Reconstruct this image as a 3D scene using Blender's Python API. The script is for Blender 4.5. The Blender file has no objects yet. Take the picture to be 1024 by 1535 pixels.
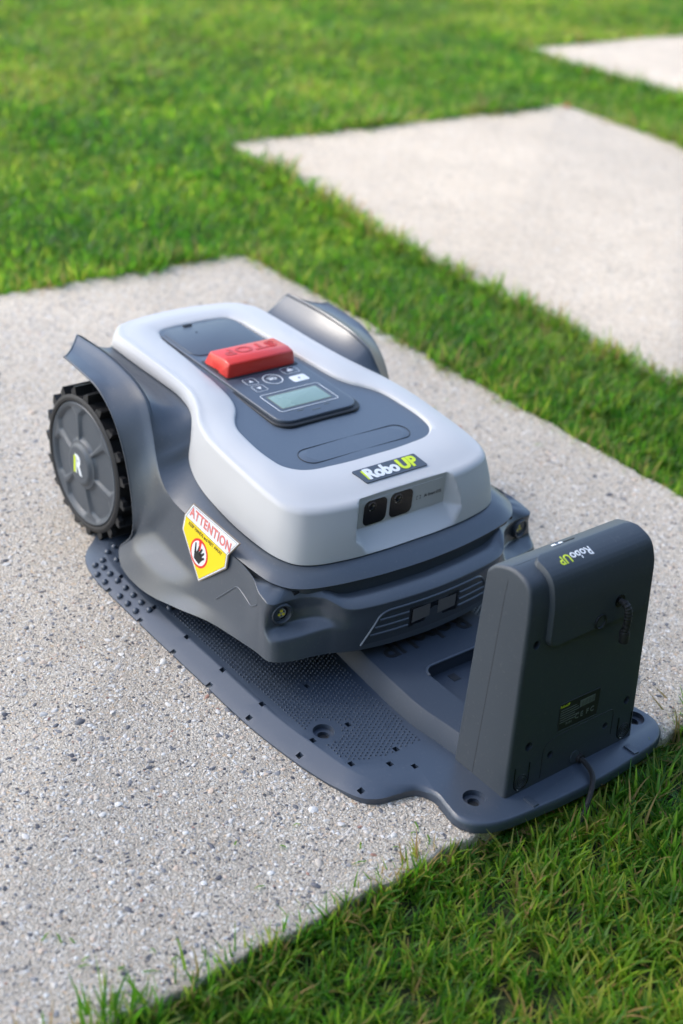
import bpy, bmesh, math, random
import numpy as np
from mathutils import Vector, Matrix
from mathutils.bvhtree import BVHTree
random.seed(7); rng = np.random.default_rng(7)
S = bpy.context.scene
COL = S.collection
R = math.radians

# ------------------------------------------------------------------ camera
cam = bpy.data.cameras.new('camera'); camo = bpy.data.objects.new('camera', cam); COL.objects.link(camo)
S.camera = camo
rot = Matrix(((0.61526487, -0.43958805, 0.6543787), (0.78333661, 0.24772537, -0.57010165), (0.08850367, 0.86336231, 0.49676213)))
CAMP = Vector((1.1, -0.967, 0.96))
camo.matrix_world = Matrix.Translation(CAMP) @ rot.to_4x4()
cam.sensor_fit = 'VERTICAL'; cam.sensor_height = 36; cam.lens = 48.44
cam.clip_start = 0.05; cam.clip_end = 400
cam.dof.use_dof = True; cam.dof.focus_distance = 1.49; cam.dof.aperture_fstop = 3.2; cam.dof.aperture_blades = 9
S.render.resolution_x = 683; S.render.resolution_y = 1024

# ------------------------------------------------------------------ light
SUN_AZ = R(224)      # direction towards the sun, from +x, counter-clockwise
SUN_EL = R(42)
W = bpy.data.worlds.new('World'); S.world = W; W.use_nodes = True
nt = W.node_tree; bg = nt.nodes['Background']
sky = nt.nodes.new('ShaderNodeTexSky'); sky.sky_type = 'NISHITA'; sky.sun_disc = False
sky.sun_elevation = SUN_EL; sky.sun_rotation = R(90) - SUN_AZ
sky.air_density = 1.0; sky.dust_density = 1.6; sky.ozone_density = .7
nt.links.new(sky.outputs[0], bg.inputs[0]); bg.inputs[1].default_value = 0.15
sl = bpy.data.lights.new('sun', 'SUN'); sl.energy = 1.25; sl.angle = R(14); sl.color = (1, .94, .86)
so = bpy.data.objects.new('sun', sl); COL.objects.link(so)
sd = Vector((math.cos(SUN_AZ) * math.cos(SUN_EL), math.sin(SUN_AZ) * math.cos(SUN_EL), math.sin(SUN_EL)))
so.rotation_euler = sd.to_track_quat('Z', 'Y').to_euler()
so.location = sd * 5
S.view_settings.view_transform = 'Standard'; S.view_settings.look = 'None'
S.view_settings.exposure = 1.56; S.view_settings.gamma = 1; S.view_settings.use_curve_mapping = False

# ------------------------------------------------------------------ materials
def newmat(name):
    m = bpy.data.materials.new(name); m.use_nodes = True
    return m, m.node_tree, m.node_tree.nodes['Principled BSDF']
def N(t, typ, **k):
    n = t.nodes.new(typ)
    for a, b in k.items(): setattr(n, a, b)
    return n
def plastic(name, col, rough=.42, var=.08, grain=1600, bump=.05, spec=.5, dust=.0, dustcol=(.35, .33, .30)):
    m, t, b = newmat(name)
    tc = N(t, 'ShaderNodeTexCoord')
    n1 = N(t, 'ShaderNodeTexNoise'); n1.inputs['Scale'].default_value = 14; n1.inputs['Detail'].default_value = 6; n1.inputs['Roughness'].default_value = .65
    t.links.new(tc.outputs['Object'], n1.inputs['Vector'])
    mx = N(t, 'ShaderNodeMix', data_type='RGBA')
    mx.inputs[6].default_value = (*[c * (1 - var) for c in col], 1); mx.inputs[7].default_value = (*[c * (1 + var) for c in col], 1)
    t.links.new(n1.outputs['Fac'], mx.inputs[0])
    out = mx.outputs[2]
    if dust > 0:
        n3 = N(t, 'ShaderNodeTexNoise'); n3.inputs['Scale'].default_value = 260; n3.inputs['Detail'].default_value = 4
        t.links.new(tc.outputs['Object'], n3.inputs['Vector'])
        cr = N(t, 'ShaderNodeMapRange'); cr.inputs[1].default_value = .60; cr.inputs[2].default_value = .78; cr.inputs[4].default_value = dust
        t.links.new(n3.outputs['Fac'], cr.inputs[0])
        m2 = N(t, 'ShaderNodeMix', data_type='RGBA'); m2.inputs[7].default_value = (*dustcol, 1)
        t.links.new(cr.outputs[0], m2.inputs[0]); t.links.new(out, m2.inputs[6]); out = m2.outputs[2]
    t.links.new(out, b.inputs['Base Color'])
    rr = N(t, 'ShaderNodeMapRange'); rr.inputs[3].default_value = rough - .06; rr.inputs[4].default_value = rough + .08
    t.links.new(n1.outputs['Fac'], rr.inputs[0]); t.links.new(rr.outputs[0], b.inputs['Roughness'])
    b.inputs['Specular IOR Level'].default_value = spec
    if bump > 0:
        n2 = N(t, 'ShaderNodeTexNoise'); n2.inputs['Scale'].default_value = grain; n2.inputs['Detail'].default_value = 2
        t.links.new(tc.outputs['Object'], n2.inputs['Vector'])
        bp = N(t, 'ShaderNodeBump'); bp.inputs['Strength'].default_value = bump; bp.inputs['Distance'].default_value = .0006
        t.links.new(n2.outputs['Fac'], bp.inputs['Height']); t.links.new(bp.outputs[0], b.inputs['Normal'])
    return m
M = {}
M['grey'] = plastic('slate_grey_plastic', (.052, .068, .092), .34, dust=.09, spec=.85)
M['greyside'] = plastic('slate_grey_shell', (.053, .065, .081), .32, bump=.02, dust=.09, spec=.85)
M['deck'] = plastic('deck_plastic', (.066, .088, .118), .38, dust=.07, spec=.85)
M['white'] = plastic('pale_grey_shell', (.54, .535, .525), .44, var=.02, bump=.02)
M['dark'] = plastic('dark_plastic', (.012, .014, .017), .5)
M['dock'] = plastic('dock_plastic', (.042, .052, .064), .42, bump=.09, dust=.08)
M['base'] = plastic('base_plastic', (.036, .051, .076), .38, bump=.06, dust=.07, spec=.8)
M['guide'] = plastic('guide_plastic', (.034, .046, .066), .52, bump=.06, dust=.05, spec=.35)
M['rubber'] = plastic('black_rubber', (.016, .016, .017), .62, var=.3, dust=.25, dustcol=(.12, .11, .10))
M['rim'] = plastic('rim_plastic', (.066, .077, .090), .42, dust=.10)
M['red'] = plastic('red_plastic', (.66, .035, .022), .30, var=.04, bump=.02)
M['reddark'] = plastic('red_letter', (.45, .018, .012), .45)
M['black'] = plastic('black_gloss', (.003, .004, .006), .16, bump=0, spec=.35)
M['lens'] = plastic('lens_glass', (.002, .002, .004), .04, bump=0, spec=.8)
M['lcd'] = plastic('lcd_screen', (.21, .31, .27), .25, var=.05, bump=0)
M['print'] = plastic('white_print', (.75, .77, .78), .5, bump=0)
M['lime'] = plastic('lime_print', (.62, .75, .03), .5, bump=0)
M['yellow'] = plastic('yellow_print', (.85, .62, .005), .35, bump=0)
M['signred'] = plastic('red_print', (.70, .03, .02), .4, bump=0)
M['signpink'] = plastic('faded_red_print', (.72, .20, .18), .4, bump=0)
M['ink'] = plastic('black_ink', (.012, .012, .012), .5, bump=0)
M['faint'] = plastic('faint_print', (.13, .15, .13), .6, bump=0)
M['pale'] = plastic('pale_contact_plate', (.13, .125, .12), .3, var=.15)
M['led'] = plastic('led_chip', (.75, .65, .05), .3, bump=0)
M['silver'] = plastic('lamp_reflector', (.35, .37, .36), .2)
M['backing'] = plastic('sticker_backing', (.23, .19, .15), .6)

def concrete():
    m, t, b = newmat('exposed_aggregate_concrete')
    tc = N(t, 'ShaderNodeTexCoord')
    def vor(scale, rnd=1.0, feat='F1'):
        v = N(t, 'ShaderNodeTexVoronoi', feature=feat); v.inputs['Scale'].default_value = scale; v.inputs['Randomness'].default_value = rnd
        t.links.new(dist.outputs[0], v.inputs['Vector']); return v
    nz = N(t, 'ShaderNodeTexNoise'); nz.inputs['Scale'].default_value = 160; nz.inputs['Detail'].default_value = 3
    t.links.new(tc.outputs['Object'], nz.inputs['Vector'])
    sc = N(t, 'ShaderNodeVectorMath', operation='SCALE'); sc.inputs['Scale'].default_value = .006
    t.links.new(nz.outputs['Color'], sc.inputs[0])
    dist = N(t, 'ShaderNodeVectorMath', operation='ADD'); t.links.new(tc.outputs['Object'], dist.inputs[0]); t.links.new(sc.outputs[0], dist.inputs[1])
    v1 = vor(400); v2 = vor(190)
    def ramp(stops):
        r = N(t, 'ShaderNodeValToRGB'); r.color_ramp.interpolation = 'CONSTANT'
        el = r.color_ramp.elements
        el[0].position = stops[0][0]; el[0].color = (*stops[0][1], 1); el[1].position = stops[1][0]; el[1].color = (*stops[1][1], 1)
        for p, c in stops[2:]:
            e = el.new(p); e.color = (*c, 1)
        return r
    st = [(0, (.50, .46, .41)), (.20, (.58, .55, .50)), (.34, (.45, .41, .36)), (.50, (.53, .505, .47)), (.62, (.60, .585, .55)), (.72, (.43, .395, .35)), (.80, (.27, .26, .25)), (.86, (.15, .15, .155)), (.91, (.09, .09, .10)), (.94, (.50, .40, .30))]
    r1 = ramp(st); r2 = ramp(st)
    for v, r in ((v1, r1), (v2, r2)):
        s = N(t, 'ShaderNodeSeparateColor'); t.links.new(v.outputs['Color'], s.inputs[0]); t.links.new(s.outputs[0], r.inputs[0])
    # where the coarse stones show
    s2 = N(t, 'ShaderNodeSeparateColor'); t.links.new(v2.outputs['Color'], s2.inputs[0])
    gt = N(t, 'ShaderNodeMath', operation='GREATER_THAN'); gt.inputs[1].default_value = .62; t.links.new(s2.outputs[1], gt.inputs[0])
    d2 = N(t, 'ShaderNodeMath', operation='LESS_THAN'); d2.inputs[1].default_value = .42; t.links.new(v2.outputs['Distance'], d2.inputs[0])
    mask = N(t, 'ShaderNodeMath', operation='MULTIPLY'); t.links.new(gt.outputs[0], mask.inputs[0]); t.links.new(d2.outputs[0], mask.inputs[1])
    mx = N(t, 'ShaderNodeMix', data_type='RGBA'); t.links.new(mask.outputs[0], mx.inputs[0]); t.links.new(r1.outputs[0], mx.inputs[6]); t.links.new(r2.outputs[0], mx.inputs[7])
    # cement matrix between the stones
    e1 = N(t, 'ShaderNodeMapRange'); e1.inputs[1].default_value = .42; e1.inputs[2].default_value = .60; t.links.new(v1.outputs['Distance'], e1.inputs[0])
    m3 = N(t, 'ShaderNodeMix', data_type='RGBA'); m3.inputs[7].default_value = (.36, .325, .28, 1)
    inv = N(t, 'ShaderNodeMath', operation='SUBTRACT'); inv.inputs[0].default_value = 1; t.links.new(mask.outputs[0], inv.inputs[1])
    mm = N(t, 'ShaderNodeMath', operation='MULTIPLY'); t.links.new(e1.outputs[0], mm.inputs[0]); t.links.new(inv.outputs[0], mm.inputs[1])
    m3f = N(t, 'ShaderNodeMath', operation='MULTIPLY'); m3f.inputs[1].default_value = .8; t.links.new(mm.outputs[0], m3f.inputs[0])
    t.links.new(m3f.outputs[0], m3.inputs[0]); t.links.new(mx.outputs[2], m3.inputs[6])
    # large blotches
    nl = N(t, 'ShaderNodeTexNoise'); nl.inputs['Scale'].default_value = 2.2; nl.inputs['Detail'].default_value = 7; nl.inputs['Roughness'].default_value = .62
    t.links.new(tc.outputs['Object'], nl.inputs['Vector'])
    mr = N(t, 'ShaderNodeMapRange'); mr.inputs[1].default_value = .3; mr.inputs[2].default_value = .7; mr.inputs[3].default_value = .80; mr.inputs[4].default_value = 1.10
    t.links.new(nl.outputs['Fac'], mr.inputs[0])
    m4 = N(t, 'ShaderNodeVectorMath', operation='SCALE'); t.links.new(m3.outputs[2], m4.inputs[0]); t.links.new(mr.outputs[0], m4.inputs['Scale'])
    wm = N(t, 'ShaderNodeVectorMath', operation='MULTIPLY'); wm.inputs[1].default_value = (1.28, 1.20, 1.08); t.links.new(m4.outputs[0], wm.inputs[0]); t.links.new(wm.outputs[0], b.inputs['Base Color'])
    ns2 = N(t, 'ShaderNodeTexNoise'); ns2.inputs['Scale'].default_value = 5.5; ns2.inputs['Detail'].default_value = 9; ns2.inputs['Roughness'].default_value = .68; ns2.inputs['Distortion'].default_value = .6
    t.links.new(tc.outputs['Object'], ns2.inputs['Vector'])
    sr = N(t, 'ShaderNodeMapRange'); sr.inputs[1].default_value = .52; sr.inputs[2].default_value = .74; sr.inputs[4].default_value = .34; t.links.new(ns2.outputs['Fac'], sr.inputs[0])
    sm = N(t, 'ShaderNodeMix', data_type='RGBA'); sm.inputs[7].default_value = (.40, .33, .25, 1); t.links.new(sr.outputs[0], sm.inputs[0]); t.links.new(wm.outputs[0], sm.inputs[6]); t.links.new(sm.outputs[2], b.inputs['Base Color'])
    b.inputs['Roughness'].default_value = .8; b.inputs['Specular IOR Level'].default_value = .35
    # relief
    hs = N(t, 'ShaderNodeMath', operation='MULTIPLY'); hs.inputs[1].default_value = -1; t.links.new(v1.outputs['Distance'], hs.inputs[0])
    h2 = N(t, 'ShaderNodeMath', operation='MULTIPLY_ADD'); h2.inputs[1].default_value = .7; t.links.new(mask.outputs[0], h2.inputs[0]); t.links.new(hs.outputs[0], h2.inputs[2])
    nf = N(t, 'ShaderNodeTexNoise'); nf.inputs['Scale'].default_value = 700; nf.inputs['Detail'].default_value = 3
    t.links.new(tc.outputs['Object'], nf.inputs['Vector'])
    h3 = N(t, 'ShaderNodeMath', operation='MULTIPLY_ADD'); h3.inputs[1].default_value = .5; t.links.new(nf.outputs['Fac'], h3.inputs[0]); t.links.new(h2.outputs[0], h3.inputs[2])
    bp = N(t, 'ShaderNodeBump'); bp.inputs['Strength'].default_value = .8; bp.inputs['Distance'].default_value = .0018
    t.links.new(h3.outputs[0], bp.inputs['Height']); t.links.new(bp.outputs[0], b.inputs['Normal'])
    return m
M['concrete'] = concrete()

def soil():
    m, t, b = newmat('lawn_soil')
    tc = N(t, 'ShaderNodeTexCoord')
    n = N(t, 'ShaderNodeTexNoise'); n.inputs['Scale'].default_value = 90; n.inputs['Detail'].default_value = 8
    t.links.new(tc.outputs['Object'], n.inputs['Vector'])
    r = N(t, 'ShaderNodeValToRGB'); e = r.color_ramp.elements
    e[0].position = .35; e[0].color = (.018, .022, .008, 1); e[1].position = .65; e[1].color = (.055, .07, .02, 1)
    x = e.new(.75); x.color = (.12, .09, .045, 1)
    t.links.new(n.outputs['Fac'], r.inputs[0]); t.links.new(r.outputs[0], b.inputs['Base Color'])
    b.inputs['Roughness'].default_value = .95
    bp = N(t, 'ShaderNodeBump'); bp.inputs['Distance'].default_value = .01; t.links.new(n.outputs['Fac'], bp.inputs['Height']); t.links.new(bp.outputs[0], b.inputs['Normal'])
    return m
M['soil'] = soil()

def leafmat(name, c, tr, rough=.45):
    m = bpy.data.materials.new(name); m.use_nodes = True; t = m.node_tree
    for n in list(t.nodes): t.nodes.remove(n)
    out = N(t, 'ShaderNodeOutputMaterial')
    g = N(t, 'ShaderNodeNewGeometry')
    n1 = N(t, 'ShaderNodeTexNoise'); n1.inputs['Scale'].default_value = 2.0; n1.inputs['Detail'].default_value = 6; n1.inputs['Roughness'].default_value = .7
    t.links.new(g.outputs['Position'], n1.inputs['Vector'])
    mr = N(t, 'ShaderNodeMapRange'); mr.inputs[1].default_value = .36; mr.inputs[2].default_value = .66
    t.links.new(n1.outputs['Fac'], mr.inputs[0])
    def mix(a, bb):
        x = N(t, 'ShaderNodeMix', data_type='RGBA'); x.inputs[6].default_value = (a[0] * .85, a[1] * .9, a[2] * .8, 1); x.inputs[7].default_value = (*bb, 1)
        t.links.new(mr.outputs[0], x.inputs[0]); return x.outputs[2]
    dc = mix(c, (c[0] * 2.5, c[1] * 1.6, c[2] * 1.2)); tcx = mix(tr, (min(.8, tr[0] * 2.4), min(.85, tr[1] * 1.5), tr[2] * 1.4))
    d = N(t, 'ShaderNodeBsdfPrincipled'); t.links.new(dc, d.inputs['Base Color']); d.inputs['Roughness'].default_value = rough; d.inputs['Specular IOR Level'].default_value = .4
    x = N(t, 'ShaderNodeBsdfTranslucent'); t.links.new(tcx, x.inputs['Color'])
    ms = N(t, 'ShaderNodeMixShader'); ms.inputs[0].default_value = .56
    t.links.new(d.outputs[0], ms.inputs[1]); t.links.new(x.outputs[0], ms.inputs[2]); t.links.new(ms.outputs[0], out.inputs['Surface'])
    return m
LEAF = [leafmat('grass_deep_green', (.028, .104, .013), (.075, .33, .022)), leafmat('grass_green', (.048, .145, .017), (.135, .44, .03)),
        leafmat('grass_light_green', (.085, .195, .023), (.24, .53, .045)), leafmat('grass_yellow_green', (.14, .215, .045), (.38, .54, .08)),
        leafmat('grass_straw', (.26, .24, .11), (.24, .24, .09), .7)]
def simple(name, c, rough=.7):
    m, t, b = newmat(name); b.inputs['Base Color'].default_value = (*c, 1); b.inputs['Roughness'].default_value = rough
    tc = N(t, 'ShaderNodeTexCoord'); n = N(t, 'ShaderNodeTexNoise'); n.inputs['Scale'].default_value = 1.7; n.inputs['Detail'].default_value = 5
    t.links.new(tc.outputs['Object'], n.inputs['Vector'])
    bp = N(t, 'ShaderNodeBump'); bp.inputs['Strength'].default_value = .3; t.links.new(n.outputs['Fac'], bp.inputs['Height']); t.links.new(bp.outputs[0], b.inputs['Normal'])
    return m

# ------------------------------------------------------------------ helpers
def fin(me, smooth=True, angle=35):
    if smooth:
        me.shade_smooth(); me.set_sharp_from_angle(angle=R(angle))
    return me
def mesh(name, V, F, mat=None, smooth=True, angle=35):
    me = bpy.data.meshes.new(name); me.from_pydata([tuple(map(float, v)) for v in V], [], [tuple(int(i) for i in f) for f in F])
    me.update(); bm = bmesh.new(); bm.from_mesh(me); bmesh.ops.recalc_face_normals(bm, faces=bm.faces); bm.to_mesh(me); bm.free()
    if mat: me.materials.append(mat)
    return fin(me, smooth, angle)
def link(name, me, parent=None, loc=None):
    o = bpy.data.objects.new(name, me); COL.objects.link(o)
    if parent is not None:
        o.parent = parent
        if parent.type == 'EMPTY': o.location = -parent.location
    if loc is not None: o.location = Vector(o.location) + Vector(loc) if parent is not None else Vector(loc)
    return o
def obj(name, V, F, mat, parent=None, smooth=True, angle=35):
    return link(name, mesh(name, V, F, mat, smooth, angle), parent)
def thing(name, label, cat, loc, group=None):
    o = bpy.data.objects.new(name, None); COL.objects.link(o); o.location = loc; o.empty_display_size = .05
    o['label'] = label; o['category'] = cat
    if group: o['group'] = group
    return o
class MB:
    def __init__(s): s.V = []; s.F = []
    def add(s, V, F):
        n = len(s.V); s.V += [tuple(v) for v in V]; s.F += [tuple(i + n for i in f) for f in F]
    def grid(s, P, cu=False, cv=False):
        P = np.asarray(P); m, n = P.shape[:2]; b = len(s.V); s.V += [tuple(v) for v in P.reshape(-1, 3)]
        for i in range(m if cu else m - 1):
            for j in range(n if cv else n - 1):
                s.F.append((b + i * n + j, b + ((i + 1) % m) * n + j, b + ((i + 1) % m) * n + (j + 1) % n, b + i * n + (j + 1) % n))
    def box(s, c, h, Mx=None):
        V = [Vector((c[0] + a * h[0], c[1] + b_ * h[1], c[2] + d * h[2])) for a in (-1, 1) for b_ in (-1, 1) for d in (-1, 1)]
        if Mx: V = [Mx @ v for v in V]
        s.add(V, [(0, 1, 3, 2), (4, 6, 7, 5), (0, 4, 5, 1), (2, 3, 7, 6), (0, 2, 6, 4), (1, 5, 7, 3)])
    def tube(s, pts, r, n=8, cap=True, flat=1.0, up=(0, 0, 1)):
        pts = [Vector(p) for p in pts]; rr = r if hasattr(r, '__len__') else [r] * len(pts); rows = []
        for i, p in enumerate(pts):
            t = (pts[min(i + 1, len(pts) - 1)] - pts[max(i - 1, 0)]).normalized()
            a = Vector(up) - t * t.dot(Vector(up))
            if a.length < 1e-4: a = Vector((1, 0, 0)) - t * t.x
            a.normalize(); b = t.cross(a)
            rows.append([p + a * math.cos(2 * math.pi * k / n) * rr[i] * flat + b * math.sin(2 * math.pi * k / n) * rr[i] for k in range(n)])
        b0 = len(s.V); s.grid(rows, cv=True)
        if cap: s.F.append(tuple(b0 + k for k in range(n))); s.F.append(tuple(b0 + (len(pts) - 1) * n + k for k in range(n)))
    def prism(s, poly, f0, f1):
        n = len(poly); s.add([f0(p) for p in poly] + [f1(p) for p in poly],
            [tuple(range(n)), tuple(range(2 * n - 1, n - 1, -1))] + [(i, (i + 1) % n, n + (i + 1) % n, n + i) for i in range(n)])
    def build(s, name, mat, parent=None, smooth=True, angle=35): return obj(name, s.V, s.F, mat, parent, smooth, angle)
def rrect(x0, x1, y0, y1, r, n=6):
    P = []
    for cx, cy, a in ((x1 - r, y1 - r, 0), (x0 + r, y1 - r, 90), (x0 + r, y0 + r, 180), (x1 - r, y0 + r, 270)):
        for k in range(n + 1):
            t = R(a + 90 * k / n); P.append((cx + r * math.cos(t), cy + r * math.sin(t)))
    return P
def chain(poly, r, n=6, closed=True):
    """round the corners of a polygon (r per corner or one)"""
    out = []; k = len(poly)
    for i in range(k):
        p = Vector(poly[i]); a = Vector(poly[i - 1]) - p; b = Vector(poly[(i + 1) % k]) - p
        rr = r[i] if hasattr(r, '__len__') else r
        if rr == 0 or (not closed and i in (0, k - 1)): out.append(tuple(p)); continue
        d = min(rr, a.length * .48, b.length * .48); A = p + a.normalized() * d; B = p + b.normalized() * d
        for j in range(n + 1):
            t = j / n; out.append(tuple(A * (1 - t) ** 2 + p * 2 * t * (1 - t) + B * t * t))
    return out
def bevel_plate(poly, z0, z1, b=.001, zf=None, seg=3):
    """closed slab from a plan polygon with rounded top edge; zf adds height by position"""
    P = [Vector((x, y)) for x, y in poly]; n = len(P)
    if sum(P[i].x * P[(i + 1) % n].y - P[(i + 1) % n].x * P[i].y for i in range(n)) < 0: P = P[::-1]
    def off(d):
        o = []
        for i in range(n):
            e1 = (P[i] - P[i - 1]); e2 = (P[(i + 1) % n] - P[i])
            if e1.length < 1e-9: e1 = e2
            if e2.length < 1e-9: e2 = e1
            e1 = e1.normalized(); e2 = e2.normalized()
            nn = Vector((-(e1.y + e2.y), e1.x + e2.x)); nn = nn.normalized() if nn.length > 1e-9 else Vector((-e1.y, e1.x))
            o.append(P[i] + nn * d / max(.4, nn.dot(Vector((-e1.y, e1.x)))))
        return o
    rows = [[(p.x, p.y, z0) for p in P]]
    for k in range(seg + 1):
        a = math.pi / 2 * k / seg
        rows.append([(p.x, p.y, z1 - b + b * math.sin(a)) for p in off(b * (1 - math.cos(a)))])
    if zf: rows = [[(x, y, z + zf(x, y)) for x, y, z in r] for r in rows]
    mb = MB(); mb.grid(rows, cv=True); mb.F.append(tuple(range(n))); L = len(mb.V) - n; mb.F.append(tuple(L + k for k in range(n)))
    return mb
def hermite(P, n, clamp=False, knots=None):
    """P: k x ... control rows; returns samples through them, n per segment"""
    P = np.asarray(P, float); k = len(P)
    t = np.arange(k, dtype=float) if knots is None else np.asarray(knots, float)
    sh = (-1,) + (1,) * (P.ndim - 1)
    h = np.diff(t).reshape(sh); d = np.diff(P, axis=0) / h
    m = np.zeros_like(P)
    m[1:-1] = (d[:-1] * h[1:] + d[1:] * h[:-1]) / (h[1:] + h[:-1]); m[0] = d[0]; m[-1] = d[-1]
    if clamp:
        a, b = d[:-1], d[1:]; s = (a * b > 0)
        m[1:-1] = np.where(s, 2 * a * b / np.where(s, a + b, 1), 0)
    out = []
    for i in range(k - 1):
        q = np.linspace(0, 1, n, endpoint=False).reshape((-1,) + (1,) * (P.ndim - 1))
        H = h[i]
        out.append((2 * q ** 3 - 3 * q ** 2 + 1) * P[i] + (q ** 3 - 2 * q ** 2 + q) * H * m[i] + (-2 * q ** 3 + 3 * q ** 2) * P[i + 1] + (q ** 3 - q ** 2) * H * m[i + 1])
    out.append(P[-1:]); return np.concatenate(out)
def cknots(P, a=.5):
    d = np.linalg.norm(np.diff(P, axis=0), axis=-1)
    if d.ndim > 1: d = d.mean(axis=1)
    return np.concatenate([[0], np.cumsum(np.maximum(d, 1e-4) ** a)])
def mirror_stations(A):
    """stations with y>=0 running rear centre -> front centre; returns the closed ring of stations"""
    A = np.asarray(A, float); B = A[1:-1][::-1].copy(); B[..., 1] *= -1
    return A, B
def tex(body, size, Mx, name, mat, parent, ext=.0003, bold=0.0, shear=0.0, align='CENTER', sx=1.0, space=1.0, post=None):
    c = bpy.data.curves.new(name, 'FONT'); c.body = body; c.size = size; c.extrude = ext; c.offset = bold; c.shear = shear
    c.align_x = align; c.align_y = 'CENTER'; c.resolution_u = 4; c.space_character = space
    o = bpy.data.objects.new(name, c); COL.objects.link(o)
    dg = bpy.context.evaluated_depsgraph_get(); me = bpy.data.meshes.new_from_object(o.evaluated_get(dg))
    bpy.data.objects.remove(o); bpy.data.curves.remove(c)
    me.name = name; me.transform(Mx @ Matrix.Diagonal((sx, 1, 1, 1)))
    if post:
        for v in me.vertices: v.co = post(v.co)
    me.materials.clear(); me.materials.append(mat)
    return link(name, me, parent)
def frame(o, x, y):
    x = Vector(x).normalized(); z = x.cross(Vector(y)).normalized(); y = z.cross(x)
    return Matrix.Translation(o) @ Matrix((x, y, z)).transposed().to_4x4()
def boolean_diff(me, cut):
    a = bpy.data.objects.new('a', me); b = bpy.data.objects.new('b', cut); COL.objects.link(a); COL.objects.link(b)
    md = a.modifiers.new('b', 'BOOLEAN'); md.operation = 'DIFFERENCE'; md.object = b; md.solver = 'EXACT'
    dg = bpy.context.evaluated_depsgraph_get(); out = bpy.data.meshes.new_from_object(a.evaluated_get(dg))
    bpy.data.objects.remove(a); bpy.data.objects.remove(b)
    return out
def disc(mb, c, nrm, r, d, n=16, up=(0, 0, 1)):
    """closed cylinder centred at c reaching +-d along nrm"""
    nrm = Vector(nrm).normalized(); mb.tube([Vector(c) - nrm * d, Vector(c) + nrm * d], r, n, up=up if abs(nrm.z) < .9 else (1, 0, 0))

# ================================================================== SETTING
gv = [(-60, -60, -.026), (60, -60, -.026), (60, 60, -.026), (-60, 60, -.026)]
ground = obj('ground', gv, [(0, 1, 2, 3)], M['soil'], smooth=False); ground['kind'] = 'structure'

SLABS = [(-1.102, .417, -.76, .616), (-1.805, -.24, 1.015, 2.29), (-2.485, -.90, 2.745, 4.05)]
SKEW = [0, -.085, 0]      # how far the near end of a slab's left edge runs askew
def ylow(k, x): a, b, c, d = SLABS[k]; return c + SKEW[k] * (x - a) / (b - a)
path = obj('path', [v for (a, b, c, d) in SLABS for v in ((a - .02, c - .02, -.022), (b + .02, c - .02, -.022), (b + .02, d + .02, -.022), (a - .02, d + .02, -.022))],
           [(4 * i, 4 * i + 1, 4 * i + 2, 4 * i + 3) for i in range(3)], M['soil'], smooth=False)
path['kind'] = 'structure'
def slab(x0, x1, y0, y1, k):
    pts = []
    for (ax, ay, bx, by) in ((x0, y0, x1, ylow(k, x1)), (x1, ylow(k, x1), x1, y1), (x1, y1, x0, y1), (x0, y1, x0, y0)):
        n = int(max(abs(bx - ax), abs(by - ay)) / .012)
        for i in range(n):
            t = i / n; j = .0016 * (math.sin(i * 1.7 + k) + math.sin(i * .63 + k * 2)) + rng.normal(0, .0010)
            dx, dy = (0, j) if abs(bx - ax) > .5 else (j, 0)
            pts.append((ax + (bx - ax) * t + dx, ay + (by - ay) * t + dy))
    mb = bevel_plate(pts, -.045, 0, .004)
    o = mb.build('paving_slab', M['concrete'], path, angle=50); return o
slabs = [slab(*s, i) for i, s in enumerate(SLABS)]

# scatter through geometry nodes (a points mesh whose vertices carry index, rotation and size)
def scatter(name, pts, rots, scl, idx, coll, parent=None):
    me = bpy.data.meshes.new(name); me.vertices.add(len(pts)); me.vertices.foreach_set('co', np.asarray(pts, np.float32).ravel())
    a = me.attributes.new('rot', 'FLOAT_VECTOR', 'POINT'); a.data.foreach_set('vector', np.asarray(rots, np.float32).ravel())
    a = me.attributes.new('scl', 'FLOAT_VECTOR', 'POINT'); a.data.foreach_set('vector', np.asarray(scl, np.float32).ravel())
    a = me.attributes.new('idx', 'INT', 'POINT'); a.data.foreach_set('value', np.asarray(idx, np.int32))
    o = link(name, me, parent)
    g = bpy.data.node_groups.new(name + '_scatter', 'GeometryNodeTree')
    g.interface.new_socket('Geometry', in_out='INPUT', socket_type='NodeSocketGeometry'); g.interface.new_socket('Geometry', in_out='OUTPUT', socket_type='NodeSocketGeometry')
    gi = g.nodes.new('NodeGroupInput'); go = g.nodes.new('NodeGroupOutput')
    iop = g.nodes.new('GeometryNodeInstanceOnPoints'); ci = g.nodes.new('GeometryNodeCollectionInfo')
    ci.inputs['Collection'].default_value = coll; ci.inputs['Separate Children'].default_value = True; ci.inputs['Reset Children'].default_value = True
    iop.inputs['Pick Instance'].default_value = True
    for at, sock, ty in (('rot', 'Rotation', 'FLOAT_VECTOR'), ('scl', 'Scale', 'FLOAT_VECTOR'), ('idx', 'Instance Index', 'INT')):
        na = g.nodes.new('GeometryNodeInputNamedAttribute'); na.data_type = ty; na.inputs['Name'].default_value = at
        g.links.new(na.outputs['Attribute'], iop.inputs[sock])
    g.links.new(gi.outputs[0], iop.inputs['Points']); g.links.new(ci.outputs[0], iop.inputs['Instance']); g.links.new(iop.outputs[0], go.inputs[0])
    md = o.modifiers.new('scatter', 'NODES'); md.node_group = g
    o['kind'] = 'stuff'; return o

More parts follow.
